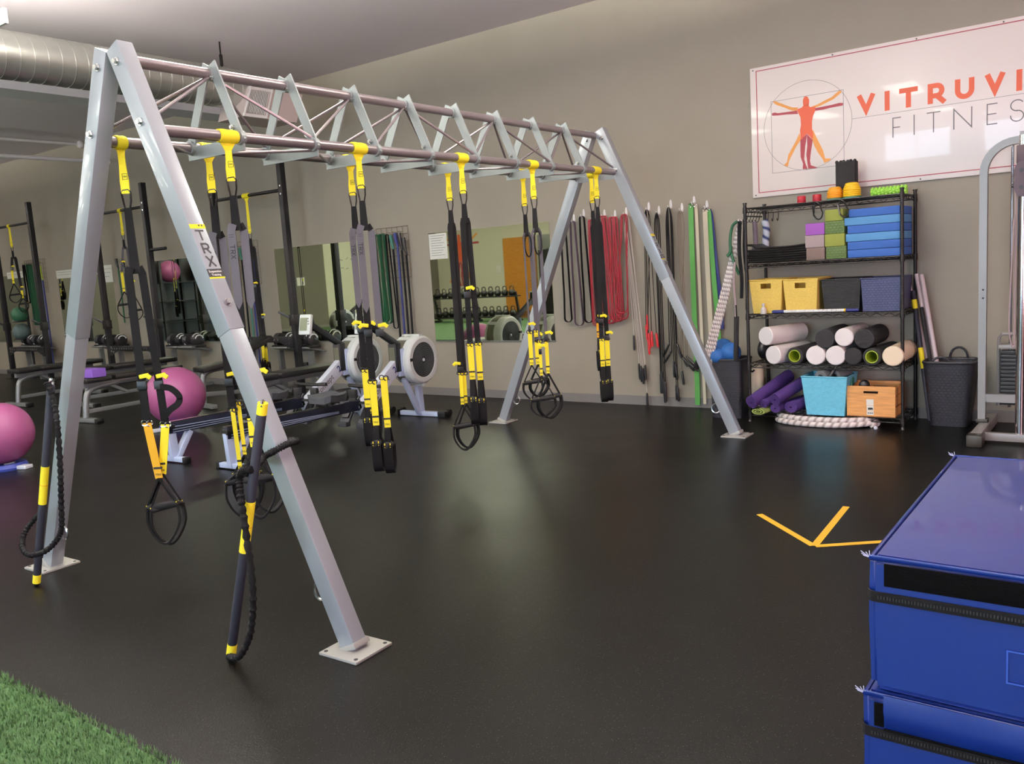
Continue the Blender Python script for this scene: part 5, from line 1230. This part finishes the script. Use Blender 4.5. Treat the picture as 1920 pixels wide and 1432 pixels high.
mb=MB(); mb.poly([(-.02,-.078),(.018,-.076),(.014,-.06),(-.02,-.062)],(c,CY0-.001,CZ0+.135),(1,0,0),(0,0,1),.0006)
for k in range(3): mb.poly([(-.022+.014*k,-.108),(-.013+.014*k,-.108),(-.013+.014*k,-.1),(-.022+.014*k,-.1)],(c,CY0-.001,CZ0+.135),(1,0,0),(0,0,1),.0006)
mb.build('label_print','ink',lb,0)
mb=MB(); mb.ball((-1.775,7.04,.335),.042,24,14); solo(mb,'massage_ball','plast','glossy black ball lying in the pine crate','ball',smooth=180)
mb=MB(); mb.box((-1.72,7.12,.20),(.26,.24,.16),None,0,.02); solo(mb,'folded_bag','blk','dark folded bag inside the pine crate','bag')
mb=MB(); mb.ball((-1.665,6.925,.016),.016,14,8); solo(mb,'rubber_ball','ringwhite','tiny pale ball on the floor before the pine crate','ball',smooth=180)
# coiled rope on the floor
mb=MB(); pts=[]
for i in range(150):
    a=-.4+2*math.pi*2.15*i/149; f=1-.10*i/149; pts.append((-2.09+math.cos(a)*.405*f,7.07+math.sin(a)*.185*f,.024+.038*min(1,max(0,(i-60)/30))))
mb.tube(pts,.023,14); solo(mb,'coiled_rope','ropew','thick white twisted rope coiled on the floor under the cyan basket','rope')

# ---- left end of the shelf: hooks and hanging gear
t=thing('hook_rail','black rail of hooks under the left end of the top shelf','hook rail',(-2.70,7.2,1.66))
mb=MB(); mb.cyl((-2.715,7.02,1.735),(-2.715,7.43,1.735),.006,seg=8)
for k in range(6): y=7.05+.07*k; mb.tube(smoothpts([(-2.715,y,1.765),(-2.722,y,1.74),(-2.735,y,1.70),(-2.755,y,1.69),(-2.77,y,1.71)],4),.0035,6)
for k in range(3): x=-2.66+.045*k; mb.tube(smoothpts([(x,7.44,1.77),(x,7.43,1.71),(x,7.41,1.69),(x,7.395,1.71)],4),.0035,6)
mb.build('rail','wire',t)
def hang(nm,pts,r,m,label,cat,uvr=8): 
    mb=MB(); mb.tube(smoothpts(pts,8),r,12); solo(mb,nm,m,label,cat)
hang('rubber_tube',[(-2.80,7.08,1.70),(-2.845,7.08,1.66),(-2.868,7.08,1.55),(-2.862,7.08,1.45),(-2.84,7.08,1.36),(-2.80,7.09,1.25)],.012,'dgreen','dark green rubber tube curling off the left end of the shelf','tube')
hang('rubber_tube',[(-2.862,7.07,1.50),(-2.862,7.07,1.46),(-2.875,7.07,1.43),(-2.895,7.07,1.415)],.014,'dgreen','short dark green tube end below the curl at the shelf end','tube')
for k,(x,y,z0,lb) in enumerate(((-2.775,7.05,1.05,'first black strap bundle hanging beside the left shelf post'),(-2.755,7.12,.95,'second black strap bundle hanging behind the first at the shelf end'))):
    mb=MB()
    for j in range(2): mb.ribbon(smoothpts([(x+.012*j,y+.01*j,1.70),(x-.01+.014*j,y,1.45),(x+.006+.012*j,y,1.22),(x+.01*j,y,z0)],6),.018,.006,(.8,.5,0))
    solo(mb,'strap_bundle','blk',lb,'strap bundle','black strap bundles')
hang('braided_strap',[(-2.70+.005,7.20,1.69),(-2.690,7.20,1.58),(-2.695,7.20,1.48),(-2.73,7.19,1.42)],.020,'purpleband','mauve braided strap hanging inside the left shelf end','strap')
hang('striped_rope',[(-2.655,7.33,1.70),(-2.64,7.33,1.62),(-2.65,7.33,1.52),(-2.66,7.33,1.36)],.030,'ropeb','blue and white twisted rope hanging inside the left shelf end','rope')
hang('red_strap',[(-2.80,7.0,1.36),(-2.81,6.99,1.2),(-2.80,6.99,1.0),(-2.80,6.99,.88)],.010,'blk_mau','dusty pink strap hanging beside the left shelf post','strap')
t=thing('foam_grip_bar','black foam grip hanging beside the left shelf post','grip bar',(-2.80,7.0,.5))
mb=MB(); mb.tube([(-2.792,6.985,.90),(-2.80,6.985,.72),(-2.80,6.985,.70),(-2.81,6.985,.52)],.021,14); mb.build('grip','foam',t)
mb=MB(); mb.tube([(-2.795,6.985,1.0),(-2.792,6.985,.9)],.006,8); mb.build('cord','blk',t)
# battle rope, four strands
t=thing('battle_rope','thick white twisted rope hanging down past the left shelf end','rope',(-2.95,7.1,.45))
for k in range(4):
    o=.019*(k-1.5); 
    mb=MB(); mb.tube(smoothpts([(-2.80+.3*o,7.16+.25*o,1.72),(-2.835+.5*o,7.15,1.56),(-2.885+o*.8,7.13,1.33),(-2.95+o,7.10+.3*o,1.05),(-3.03+o,7.07+.3*o,.76),(-3.125+.8*o+.01*k,7.05+.25*o,.49-.02*(k%2))],12),.0115,12); st=mb.build('strand','ropethin',t)
    if k==0: 
        mb=MB(); mb.tube([(-3.155,7.035,.56),(-3.20,7.025,.44)],.026,14); mb.build('end_sleeve','blk',st)

# ---- wicker baskets either side
def wicker(cx,cy,wb,wt,db,dt,h,label,handles):
    t=thing('wicker_basket',label,'basket',(cx,cy,0),'dark wicker baskets beside the shelves'); mb=MB()
    def ring(w,d,z,n=40,e=.35):
        out=[]
        for i in range(n):
            a=2*math.pi*i/n; c,s=math.cos(a),math.sin(a); out.append(Vector((cx+abs(c)**e*math.copysign(1,c)*w/2,cy+abs(s)**e*math.copysign(1,s)*d/2,z)))
        return out
    lv=[(f,wb+(wt-wb)*f,db+(dt-db)*f) for f in (0,.25,.5,.75,1)]
    R=[[mb.bm.verts.new(p) for p in ring(w,d,max(.002,h*f))] for f,w,d in lv]+[[mb.bm.verts.new(p) for p in ring(w-.03,d-.03,max(.012,h*f))] for f,w,d in reversed(lv)]
    for A,B in zip(R,R[1:]):
        for k in range(40): mb._f([A[k],A[(k+1)%40],B[(k+1)%40],B[k]])
    mb._f(R[0][::-1]); mb._f(R[-1]); mb.build('woven_body','wick',t)
    mb=MB(); mb.tube(ring(wt-.01,dt-.01,h),.012,8,True); mb.build('rim','wick',t)
    if handles:
        mb=MB(); mb.torus((cx+.03,cy+dt/2-.02,h+.01),.062,.009,(0,-1,0),20,8,0,0,math.pi,(1,0,0),1.3); mb.build('handle','wick',t)
        mb=MB(); mb.torus((cx-.05,cy-dt/2+.012,h+.0),.062,.009,(0,-1,.2),20,8,0,0,math.pi,(1,0,0),.7); mb.build('handle','wick',t)
wicker(-1.20,7.325,.265,.375,.24,.32,.50,'dark wicker basket holding pale pipes, right of the shelves',True)
wicker(-2.945,7.20,.29,.31,.28,.30,.515,'dark wicker basket holding blue balls, behind the far right rig leg',False)
for k,(x,y,z,r,lb) in enumerate(((-2.915,7.14,.575,.088,'blue ball at the right of the left wicker basket'),(-3.035,7.26,.60,.085,'blue ball at the back of the left wicker basket'),(-3.02,7.10,.545,.07,'blue ball at the front left of the left wicker basket'))):
    mb=MB(); mb.ball((x,y,z),r,24,14); solo(mb,'blue_ball','blueball',lb,'ball','blue balls in the wicker basket',180)
def pole(a,b,r,m,label,bands=(),nm='pipe'):
    a,b=Vector(a),Vector(b); t=thing(nm,label,'pole',a,'poles in the wicker basket'); mb=MB(); mb.tube([a,a.lerp(b,.02),a.lerp(b,.98),b],[r*.8,r,r,r*.8],14); p=mb.build('tube',m,t)
    for u0,u1,mm in bands:
        mb=MB(); mb.tube([a.lerp(b,u0),a.lerp(b,u1)],r*1.06,14); mb.build('grip_band',mm,p)
pole((-1.225,7.29,.03),(-1.432,7.42,1.175),.0175,'pinkpipe','pale pipe leaning in the wicker basket, rightmost'); pole((-1.255,7.32,.03),(-1.472,7.44,1.18),.0175,'pinkpipe','pale pipe in the wicker basket, middle of the three'); pole((-1.27,7.36,.03),(-1.545,7.47,1.14),.0175,'pinkpipe','pale pipe in the wicker basket nearest the shelf post')
pole((-1.335,7.25,.03),(-1.49,7.40,1.05),.018,'navyrub','black pole with yellow end bands leaning in the wicker basket',[(.40,.56,'yel'),(.86,.93,'yel')],'grip_pole')
pole((-1.305,7.27,.03),(-1.51,7.43,1.03),.011,'darkred','thin dark red pole leaning in the wicker basket',(), 'grip_pole'); pole((-1.26,7.24,.03),(-1.42,7.36,.92),.016,'rollb','plain black pole leaning in the wicker basket',(), 'grip_pole')

# ================================================================ wall sign
SY=WALL-.022; t=thing('wall_sign','large white wall sign with orange lettering and a figure in a circle','sign',(-1.59,SY,1.9))
mb=MB(); mb.bb((-2.813,SY,1.906),(-.36,WALL-.001,3.005),0,.003); mb.build('board','sign',t)
ox,oy,oz=(0,SY,0),(1,0,0),(0,0,1)
def spoly(mb,pts,d,mi): 
    a=sum(pts[i][0]*pts[(i+1)%len(pts)][1]-pts[(i+1)%len(pts)][0]*pts[i][1] for i in range(len(pts)))
    mb.poly(pts if a>0 else pts[::-1],ox,oy,oz,d,mi)
mb=MB()
mb.stroke([(-2.757,1.947),(-.415,1.947),(-.415,2.975),(-2.757,2.975)],.007,ox,oy,oz,.0012,0,True); mb.build('border_line','s_red',t,0)
body=[(-2.357,2.627),(-2.314,2.622),(-2.305,2.606),(-2.258,2.601),(-2.261,2.568),(-2.278,2.532),(-2.289,2.485),(-2.289,2.423),(-2.280,2.385),(-2.285,2.334),(-2.306,2.364),(-2.332,2.392),(-2.356,2.374),(-2.385,2.346),(-2.389,2.425),(-2.380,2.473),(-2.384,2.535),(-2.402,2.575),(-2.412,2.602),(-2.370,2.613)]
head=[(-2.335,2.699),(-2.319,2.689),(-2.309,2.664),(-2.310,2.640),(-2.315,2.618),(-2.357,2.624),(-2.361,2.648),(-2.360,2.673),(-2.350,2.694)]
limbs_ye=[[(-2.614,2.708),(-2.579,2.692),(-2.509,2.654),(-2.452,2.626),(-2.402,2.618),(-2.415,2.592),(-2.459,2.602),(-2.522,2.637),(-2.580,2.665),(-2.604,2.681)],
 [(-2.289,2.606),(-2.240,2.617),(-2.184,2.638),(-2.123,2.658),(-2.069,2.697),(-2.045,2.695),(-2.051,2.678),(-2.112,2.638),(-2.172,2.618),(-2.221,2.602),(-2.265,2.593)],
 [(-2.394,2.407),(-2.385,2.348),(-2.427,2.294),(-2.460,2.236),(-2.487,2.189),(-2.499,2.140),(-2.533,2.157),(-2.506,2.179),(-2.492,2.240),(-2.459,2.292),(-2.426,2.344)],
 [(-2.284,2.422),(-2.262,2.370),(-2.232,2.305),(-2.202,2.240),(-2.185,2.170),(-2.136,2.164),(-2.149,2.147),(-2.192,2.134),(-2.204,2.166),(-2.240,2.220),(-2.270,2.279),(-2.288,2.337)]]
limbs_re=[[(-2.629,2.604),(-2.603,2.607),(-2.575,2.597),(-2.497,2.595),(-2.411,2.594),(-2.404,2.565),(-2.498,2.575),(-2.575,2.579),(-2.625,2.584)],
 [(-2.261,2.590),(-2.197,2.592),(-2.124,2.595),(-2.064,2.601),(-2.036,2.596),(-2.036,2.576),(-2.064,2.575),(-2.125,2.574),(-2.197,2.568),(-2.266,2.569)],
 [(-2.388,2.351),(-2.332,2.389),(-2.340,2.332),(-2.348,2.296),(-2.354,2.235),(-2.359,2.186),(-2.347,2.141),(-2.332,2.102),(-2.373,2.105),(-2.369,2.150),(-2.388,2.208),(-2.389,2.264)],
 [(-2.332,2.389),(-2.285,2.333),(-2.295,2.277),(-2.305,2.216),(-2.310,2.167),(-2.304,2.129),(-2.248,2.104),(-2.267,2.100),(-2.327,2.104),(-2.333,2.158),(-2.340,2.221),(-2.331,2.294)]]
mb=MB()
for L in limbs_ye: spoly(mb,L,.0010,2)
for L in limbs_re: spoly(mb,L,.0014,0)
spoly(mb,body,.0018,1); spoly(mb,head,.0018,1); mb.build('figure_emblem',['s_red','s_or','s_ye'],t,0)
mb=MB(); mb.stroke([(-2.633,2.100),(-2.033,2.100),(-2.033,2.700),(-2.633,2.700)],.003,ox,oy,oz,.0008,0,True)
mb.stroke([(-2.333+math.cos(2*math.pi*k/64)*.366,2.461+math.sin(2*math.pi*k/64)*.364) for k in range(64)],.0026,ox,oy,oz,.0007,0,True)
mb.stroke([(-1.965,2.458),(-.47,2.458)],.0026,ox,oy,oz,.0007); mb.build('thin_lines','s_gr',t,0)
# lettering as drawn strokes
def glyph(ch,x0,x1,z0,z1,w):
    c=(x0+x1)/2; h=w/2; z=(z0+z1)/2
    if ch=='V': return [([(x0+h*1.05,z1),(c,z0+w*.75),(x1-h*1.05,z1)],False)]
    if ch=='I': return [([(c,z0),(c,z1)],False)]
    if ch=='T': return [([(x0,z1-h),(x1,z1-h)],False),([(c,z0),(c,z1-w)],False)]
    if ch=='R':
        r=(z1-z)/2+.3*h; k=[(x0+h,z0),(x0+h,z1-h),(c,z1-h)]+[(c+math.sin(a)*(x1-c-h*1.6),z1-h-(r-h*.3)*(1-math.cos(a))) for a in [math.pi*i/10 for i in range(1,11)]]+[(x0+w,z1-h-2*(r-h*.3))]
        return [(k,False),([(c-.0*w,z1-h-2*(r-h*.3)),(x1-h*.5,z0)],False)]
    if ch=='U':
        r=(x1-x0)/2-h; return [([(x0+h,z1)]+[(c-math.cos(a)*r,z0+h+r-math.sin(a)*r) for a in [math.pi*i/12 for i in range(13)]]+[(x1-h,z1)],False)]
    if ch=='A': return [([(x0+h*1.05,z0),(c,z1-w*.75),(x1-h*1.05,z0)],False),([(x0+(c-x0)*.5,z0+.3*(z1-z0)),(x1-(x1-c)*.5,z0+.3*(z1-z0))],False)]
    if ch=='N': return [([(x0+h,z0),(x0+h,z1-h),(x1-h,z0+h),(x1-h,z1)],False)]
    if ch=='F': return [([(x0+h,z0),(x0+h,z1-h),(x1,z1-h)],False),([(x0+h,z),(x1-.1*(x1-x0),z)],False)]
    if ch=='E': return [([(x1,z1-h),(x0+h,z1-h),(x0+h,z0+h),(x1,z0+h)],False),([(x0+h,z),(x1-.1*(x1-x0),z)],False)]
    if ch=='S':
        q=(z1-z0)/4; rx=(x1-x0)/2-h; pts=[(c+math.cos(a)*rx,z+q+math.sin(a)*(q-h*.0)-h*.2) for a in [math.radians(30+i*20) for i in range(13)]]
        pts+=[(c+math.cos(a)*rx,z-q+math.sin(a)*(q-h*.0)+h*.2) for a in [math.radians(90-i*20) for i in range(15)]]
        return [(pts,False)]
Z0,Z1=2.482,2.633
mb=MB()
for ch,a,b in (('V',-1.930,-1.782),('I',-1.717,-1.676),('T',-1.607,-1.472),('R',-1.401,-1.272),('U',-1.211,-1.079),('V',-1.014,-.872),('I',-.806,-.767),('A',-.715,-.570),('N',-.535,-.430)):
    for j,(pts,cl) in enumerate(glyph(ch,a,b,Z0,Z1,.037)): mb.stroke(pts,.037,ox,oy,oz,.0016+.0006*j,0,cl)
mb.build('lettering','s_or',t,0,recalc=False)
mb=MB(); Z0,Z1=2.266,2.420
for ch,a,b in (('F',-1.658,-1.595),('I',-1.502,-1.495),('T',-1.408,-1.311),('N',-1.221,-1.092),('E',-.996,-.925),('S',-.843,-.752),('S',-.655,-.564)):
    for pts,cl in glyph(ch,a,b,Z0,Z1,.0075): mb.stroke(pts,.0075,ox,oy,oz,.0014,0,cl)
mb.build('thin_lettering','s_gr',t,0)
mb=MB()
for x,z in ((-2.785,2.985),(-2.115,2.99),(-1.481,2.988),(-.891,2.988),(-2.785,1.926),(-2.1,1.92),(-1.453,1.92),(-.80,1.92)): mb.cyl((x,SY,z),(x,SY-.003,z),.006,seg=10)
mb.build('screw','bolt_dark',t)

# ================================================================ cable machine
t=thing('cable_machine','silver cable machine with curved frame and weight stack at the right edge','cable machine',(-.55,6.95,0))
X0,X1=-.945,-.10
arc=[(X0,7.02,.09)]+[(X0,7.02,.3+.2*i) for i in range(8)]+[(X0+.20*(1-math.cos(a)),7.02,1.885+.20*math.sin(a)) for a in [math.pi/2*i/8 for i in range(9)]]+[(X0+.3,7.02,2.088),(X1-.2,7.02,2.088)]+[(X1-.20*(1-math.cos(a)),7.02,1.885+.20*math.sin(a)) for a in [math.pi/2*(8-i)/8 for i in range(9)]]+[(X1,7.02,.09)]
mb=MB(); mb.ribbon(arc,.06,.05,(0,1,0)); fr=mb.build('frame_arch','cablegrey',t)
mb=MB()
for z in (.72,.78): mb.cyl((X0+.004,6.989,1.0+z-.72),(X0+.004,6.986,1.0+z-.72),.007,seg=8)
mb.build('pin_hole','ink',fr)
mb=MB(); mb.bar((X0,7.02,.27),(X1,7.02,.27),.05,.06,(0,0,1)); mb.bar((X0+.03,6.72,.045),(X1,6.72,.045),.05,.055,(0,0,1),0,.004); mb.build('cross_rail','cablegrey',t)
for x in (X0,X1):
    mb=MB(); mb.bar((x+.02,7.40,.05),(x+.02,6.60,.05),.07,.075,(0,0,1),0,.006); ft=mb.build('floor_runner','cablegrey',t)
    mb=MB(); mb.bb((x-.03,6.515,0),(x+.07,6.66,.085),0,.012); mb.build('runner_cap','bolt_dark',ft)
    mb=MB(); mb.bb((x-.035,6.985,.085),(x+.04,7.065,.115),0,.004); mb.build('post_collar','bolt_dark',ft)
mb=MB(); mb.cyl((-.675,6.74,.07),(-.675,6.74,2.09),.030,seg=20); mb.cyl((-.30,6.74,.07),(-.30,6.74,2.09),.030,seg=20); mb.build('guide_column','steel',t)
mb=MB(); mb.bar((-.675,6.74,2.09),(-.675,7.02,2.09),.05,.05,(0,0,1)); mb.bar((-.30,6.74,2.09),(-.30,7.02,2.09),.05,.05,(0,0,1)); mb.build('column_arm','cablegrey',t)
mb=MB()
for k in range(14): mb.bb((-.835,7.06,.215+.0285*k),(-.42,7.16,.215+.0285*k+.026),0,.004)
mb.build('weight_stack','weight',t)
mb=MB(); mb.bb((-.85,7.05,.625),(-.40,7.17,.655),0,.006); mb.tube([(-.85,7.10,.2),(-.85,7.10,.70),(-.83,7.10,.73),(-.43,7.10,.73),(-.41,7.10,.70),(-.41,7.10,.2)],.012,8); mb.build('stack_guard','cablegrey',t)
mb=MB(); 
for x in (-.78,-.47): mb.cyl((x,7.11,.19),(x,7.11,2.08),.010,seg=10)
mb.build('guide_rod','steel',t)
def plate8(mb,cx,y,cz):
    pts=[]
    for k in range(40):
        a=2*math.pi*k/40; r=.052; zz=math.sin(a); pts.append((cx+math.cos(a)*(r-.014*(1-abs(zz))**2*0-.013*math.exp(-(zz*3)**2)),cz+zz*.115))
    mb.poly(pts,(0,y,0),(1,0,0),(0,0,1),.012)
mb=MB(); plate8(mb,-.678,6.70,1.80); plate8(mb,-.678,6.66,1.80); mb.bb((-.71,6.655,1.90),(-.63,6.77,2.02),0,.008); br=mb.build('pulley_bracket','maroon',t)
mb=MB()
for dz in (-.055,.055): mb.lathe([(.012,-.012),(.04,-.014),(.032,0),(.04,.014),(.012,.012)],(-.678,6.68,1.80+dz),(0,1,0),24)
mb.build('pulley_wheel','plast',br)
mb=MB()
for dz in (-.055,.055): mb.cyl((-.678,6.645,1.80+dz),(-.678,6.72,1.80+dz),.014,seg=10)
mb.cyl((-.735,6.68,1.76),(-.70,6.68,1.76),.012,seg=10); mb.build('axle_bolt','plast',br)
mb=MB(); mb.cyl((-.712,6.70,.70),(-.712,6.70,1.76),.006,seg=8); mb.tube(smoothpts([(-.72,6.68,1.55),(-.735,6.68,1.1),(-.74,6.68,.80),(-.72,6.70,.68),(-.70,6.70,.72)],6),.005,8); mb.build('cable','blk_mau',t)

# ================================================================ blue foam plyo boxes and floor tape
def plyo(x0,x1,y0,y1,z0,z1,label,first):
    t=thing('foam_jump_box',label,'jump box',((x0+x1)/2,(y0+y1)/2,z0),'blue foam jump boxes')
    mb=MB(); T=bmesh.new(); bmesh.ops.create_cube(T,size=1.0); bmesh.ops.scale(T,vec=(x1-x0,y1-y0,z1-z0),verts=T.verts)
    bmesh.ops.bevel(T,geom=list(T.edges),offset=.016,segments=3,affect='EDGES'); bmesh.ops.subdivide_edges(T,edges=list(T.edges),cuts=3,use_grid_fill=True)
    c=Vector(((x0+x1)/2,(y0+y1)/2,(z0+z1)/2)); mp={}
    for v in T.verts:
        p=v.co.copy(); f=(1-abs(p.x/((x1-x0)/2))**4)*(1-abs(p.y/((y1-y0)/2))**4)
        if p.z>0: p.z+=.006*f
        p+=Vector((.0015*math.sin(p.y*17+p.z*23),.0015*math.sin(p.x*19+p.z*13),.0012*math.sin(p.x*14+p.y*11)))*(1 if f<.999 else 1); mp[v]=mb.bm.verts.new(p+c)
    for f in T.faces: mb._f([mp[v] for v in f.verts])
    T.free(); mb.build('vinyl_cover','blue',t,50)
    # seam piping round the lid
    mb=MB(); i=.006
    mb.tube([(x0+i,y0+i,z1-.004),(x1-i,y0+i,z1-.004),(x1-i,y1-i,z1-.004),(x0+i,y1-i,z1-.004)],.006,8,True); mb.build('seam_piping','blue',t)
    zz=z1-.083
    mb=MB(); mb.ribbon([(x0-.002,y1-.05,zz),(x0-.002,y0+.016,zz),(x0+.001,y0+.006,zz),(x0+.008,y0-.001,zz),(x0+.018,y0-.0025,zz),(x1-.02,y0-.0025,zz)],.022,.003,(0,0,1))
    zt=mb.build('zip_tape','zip',t)
    mb=MB()
    n=150
    for k in range(n): x=x0+.02+(x1-x0-.04)*k/n; mb.bb((x,y0-.0062,zz-.0035),(x+.003,y0-.0035,zz+.0035))
    mb.build('zip_teeth','ink',zt,0)
    for px,py in ((x0+.004,y0+.004),(x0+.004,y1-.004)):
        mb=MB()
        for k in range(7): a=k*.9; mb.cyl((px,py,z1-.004),(px-.004+.006*math.cos(a)-.002*k,py+.006*math.sin(a),z1+.001+.004*((k*2)%3)),.0009,seg=4)
        mb.build('frayed_corner','fray',t)
    return t
t1=plyo(-.444,.466,1.772,2.752,.508,.800,'blue vinyl foam jump box on top, black strip along its front',True)
mb=MB(); mb.bb((-.412,1.7695,.741),(.43,1.7725,.789),0,.001); mb.build('hook_strip','velcro',t1)
mb=MB(); mb.stroke([(-.192,.588),(-.06,.588),(-.06,.652),(-.192,.652)],.003,(0,1.7705,0),(1,0,0),(0,0,1),.001,0,True); mb.build('label_pocket','pocket',t1)
t2=plyo(-.456,.474,1.764,2.765,0.0,.506,'blue vinyl foam jump box underneath, flap hanging on its front',False)
mb=MB(); mb.bb((-.431,1.7610,.438),(-.412,1.7635,.490),0,.001); mb.build('hook_strip','velcro',t2)
mb=MB(); r0=[mb.bm.verts.new((-.412+.85*i/16,1.7625,.508)) for i in range(17)]; r1=[mb.bm.verts.new((-.412+.85*i/16,1.757-.002*math.sin(i*1.7),.475)) for i in range(17)]; r2=[mb.bm.verts.new((-.408+.85*i/16,1.7605+.0015*math.sin(i*2.1),.438)) for i in range(17)]; r3=[mb.bm.verts.new((-.412+.85*i/16,1.7635,.436)) for i in range(17)]
for A,B in ((r0,r1),(r1,r2),(r2,r3)):
    for i in range(16): mb._f([A[i],A[i+1],B[i+1],B[i]])
mb.build('front_flap','blue',t2,60)
mb=MB(); mb.tube([(-.412,1.7612,.434),(.43,1.7612,.434)],.003,6); mb.build('flap_edge','velcro',t2)
for k,(a,b,lb) in enumerate((((-1.268,4.06),(-1.68,4.449),'yellow tape strip pointing to the far rig leg'),((-1.262,4.06),(-1.305,4.775),'yellow tape strip pointing to the wall, middle of three'),((-1.256,4.055),(-.80,4.40),'yellow tape strip running behind the blue boxes'))):
    d=(Vector((b[0],b[1],0))-Vector((a[0],a[1],0))).normalized(); n=Vector((-d.y,d.x,0))*.0235
    A=Vector((a[0],a[1],.0004+.0004*k)); B=Vector((b[0],b[1],.0004+.0004*k)); mb=MB(); mb.poly([(0,-.018),((B-A).length,-.018),((B-A).length,.018),(0,.018)],A,d,Vector((-d.y,d.x,0)),.0006)
    solo(mb,'floor_tape','tape',lb,'tape','yellow floor tape',0)

# ================================================================ far side of the room, seen in the mirrors
mb=MB(); mb.bb((LEFT,-6.6,0),(LEFT+.012,-2.85,3.0)); structure(mb,'wall_panel','cream')
t=thing('switch_plate','white switch plate on the far wall seen in the rower mirror','switch plate',(LEFT,-1.88,1.3))
mb=MB(); mb.bb((LEFT,-2.03,1.31),(LEFT+.01,-1.74,1.55),0,.003); mb.build('plate','white',t)
t=thing('board_writing','blue handwriting on the cream wall panel seen in the mirror','writing',(LEFT+.013,-3.9,1.6))
mb=MB(); RW2=random.Random(5)
for k in range(9):
    y=-3.2-.24*(k%4)-.1*RW2.random(); z=2.1-.35*(k//4)-.12*RW2.random(); pts=[(y-.03*i,z+.06*RW2.random()) for i in range(5)]
    mb.stroke([(-a,b) for a,b in pts],.012,(LEFT+.0125,0,0),(0,-1,0),(0,0,1),.001)
mb.build('pen_lines','navy',t,0)
t=thing('storage_rack','black storage rack with pink balls at the left wall, reflected in the dark mirror','storage rack',(-19.8,2.1,0))
mb=MB()
for y in (1.15,2.1,3.05):
    for x in (-20.1,-19.5): mb.bb((x-.03,y-.03,0),(x+.03,y+.03,2.3))
mb.build('upright','post',t)
for z in (.12,.65,1.15,1.62):
    mb=MB(); mb.bb((-20.12,1.12,z-.02),(-19.47,3.08,z)); mb.build('shelf_deck','post',t)
mb=MB(); mb.bb((-20.15,1.1,0),(-20.13,3.1,2.3)); mb.build('back_panel','plast',t)
for k,y in enumerate((1.55,2.62)):
    mb=MB(); mb.ball((-19.78,y,1.62+.27),.27,28,16); solo(mb,'exercise_ball','pink',['pink ball on the storage rack, nearer the wall','pink ball on the storage rack, farther from the wall'][k],'exercise ball','pink balls on the storage rack',180)
t=thing('wall_figure','large orange figure with spread limbs painted on the far wall','wall painting',(-19.2,FRONT+.004,.9))
def fx(pts): return [(-(x+2.333)*2.9+19.15,1.05+(z-2.147)*3.0) for x,z in pts]
mb=MB(); o2,x2,y2=(0,FRONT+.001,0),(-1,0,0),(0,0,1)
def sp2(pts,d,mi):
    p=fx(pts); a=sum(p[i][0]*p[(i+1)%len(p)][1]-p[(i+1)%len(p)][0]*p[i][1] for i in range(len(p))); mb.poly(p if a>0 else p[::-1],o2,x2,y2,d,mi)
for L in limbs_ye: sp2(L,.001,2)
for L in limbs_re: sp2(L,.002,0)
sp2(body,.003,1); sp2(head,.003,1); mb.build('paint',['s_red','s_or','s_ye'],t,0)
t=thing('kettlebell_rack','black two-tier kettlebell rack on the turf seen in the mirror','rack',(-15.0,-3.6,.012))
mb=MB()
for x in (-16.5,-15.0,-13.6): mb.bb((x-.03,-3.85,.012),(x+.03,-3.35,.06)); mb.bar((x,-3.75,.05),(x,-3.6,.80),.05,.06,(1,0,0))
mb.build('frame','post',t)
for z in (.16,.70):
    mb=MB(); mb.bb((-16.55,-3.78,z-.03),(-13.55,-3.42,z),0,.005); mb.build('tier','post',t)
def kettlebell(x,z,label,first=[None]):
    if first[0] is None:
        t=thing('kettlebell',label,'kettlebell',(x,-3.6,z),'kettlebells on the rack')
        mb=MB(); mb.lathe([(0,0),(.06,0),(.085,.03),(.097,.08),(.09,.125),(.06,.16),(0,.172)],(x,-3.6,z),(0,0,1),20); mb.build('bell','plast',t)
        mb=MB(); mb.tube(smoothpts([(x-.045,-3.6,z+.14),(x-.062,-3.6,z+.20),(x-.045,-3.6,z+.245),(x,-3.6,z+.255),(x+.045,-3.6,z+.245),(x+.062,-3.6,z+.20),(x+.045,-3.6,z+.14)],4),.014,8); mb.build('handle','plast',t)
        first[0]=t
    else: dup(first[0],(x,-3.6,z))
for k in range(12):
    kettlebell(-16.35+.24*k,.70,'black kettlebell on the two-tier rack, seen in the mirror'); kettlebell(-16.35+.24*k,.16,'')
t=thing('doorway_stand_in','dark box standing in for a doorway under a grey board beside the orange door','doorway',(-15.0,FRONT+.2,0))  # solid dark box stands in for a dark doorway below a grey board
mb=MB(); mb.bb((-15.6,FRONT,0),(-14.7,FRONT+.4,1.95)); mb.build('body','plast',t)
mb=MB(); mb.bb((-15.6,FRONT,1.97),(-14.7,FRONT+.4,2.42)); mb.build('grey_board','greysteel',t)
t=thing('switch_plate','white switch plate beside the orange door','switch plate',(-17.5,FRONT,1.3))
mb=MB(); mb.bb((-17.62,FRONT,1.29),(-17.40,FRONT+.01,1.55),0,.003); mb.build('plate','white',t)
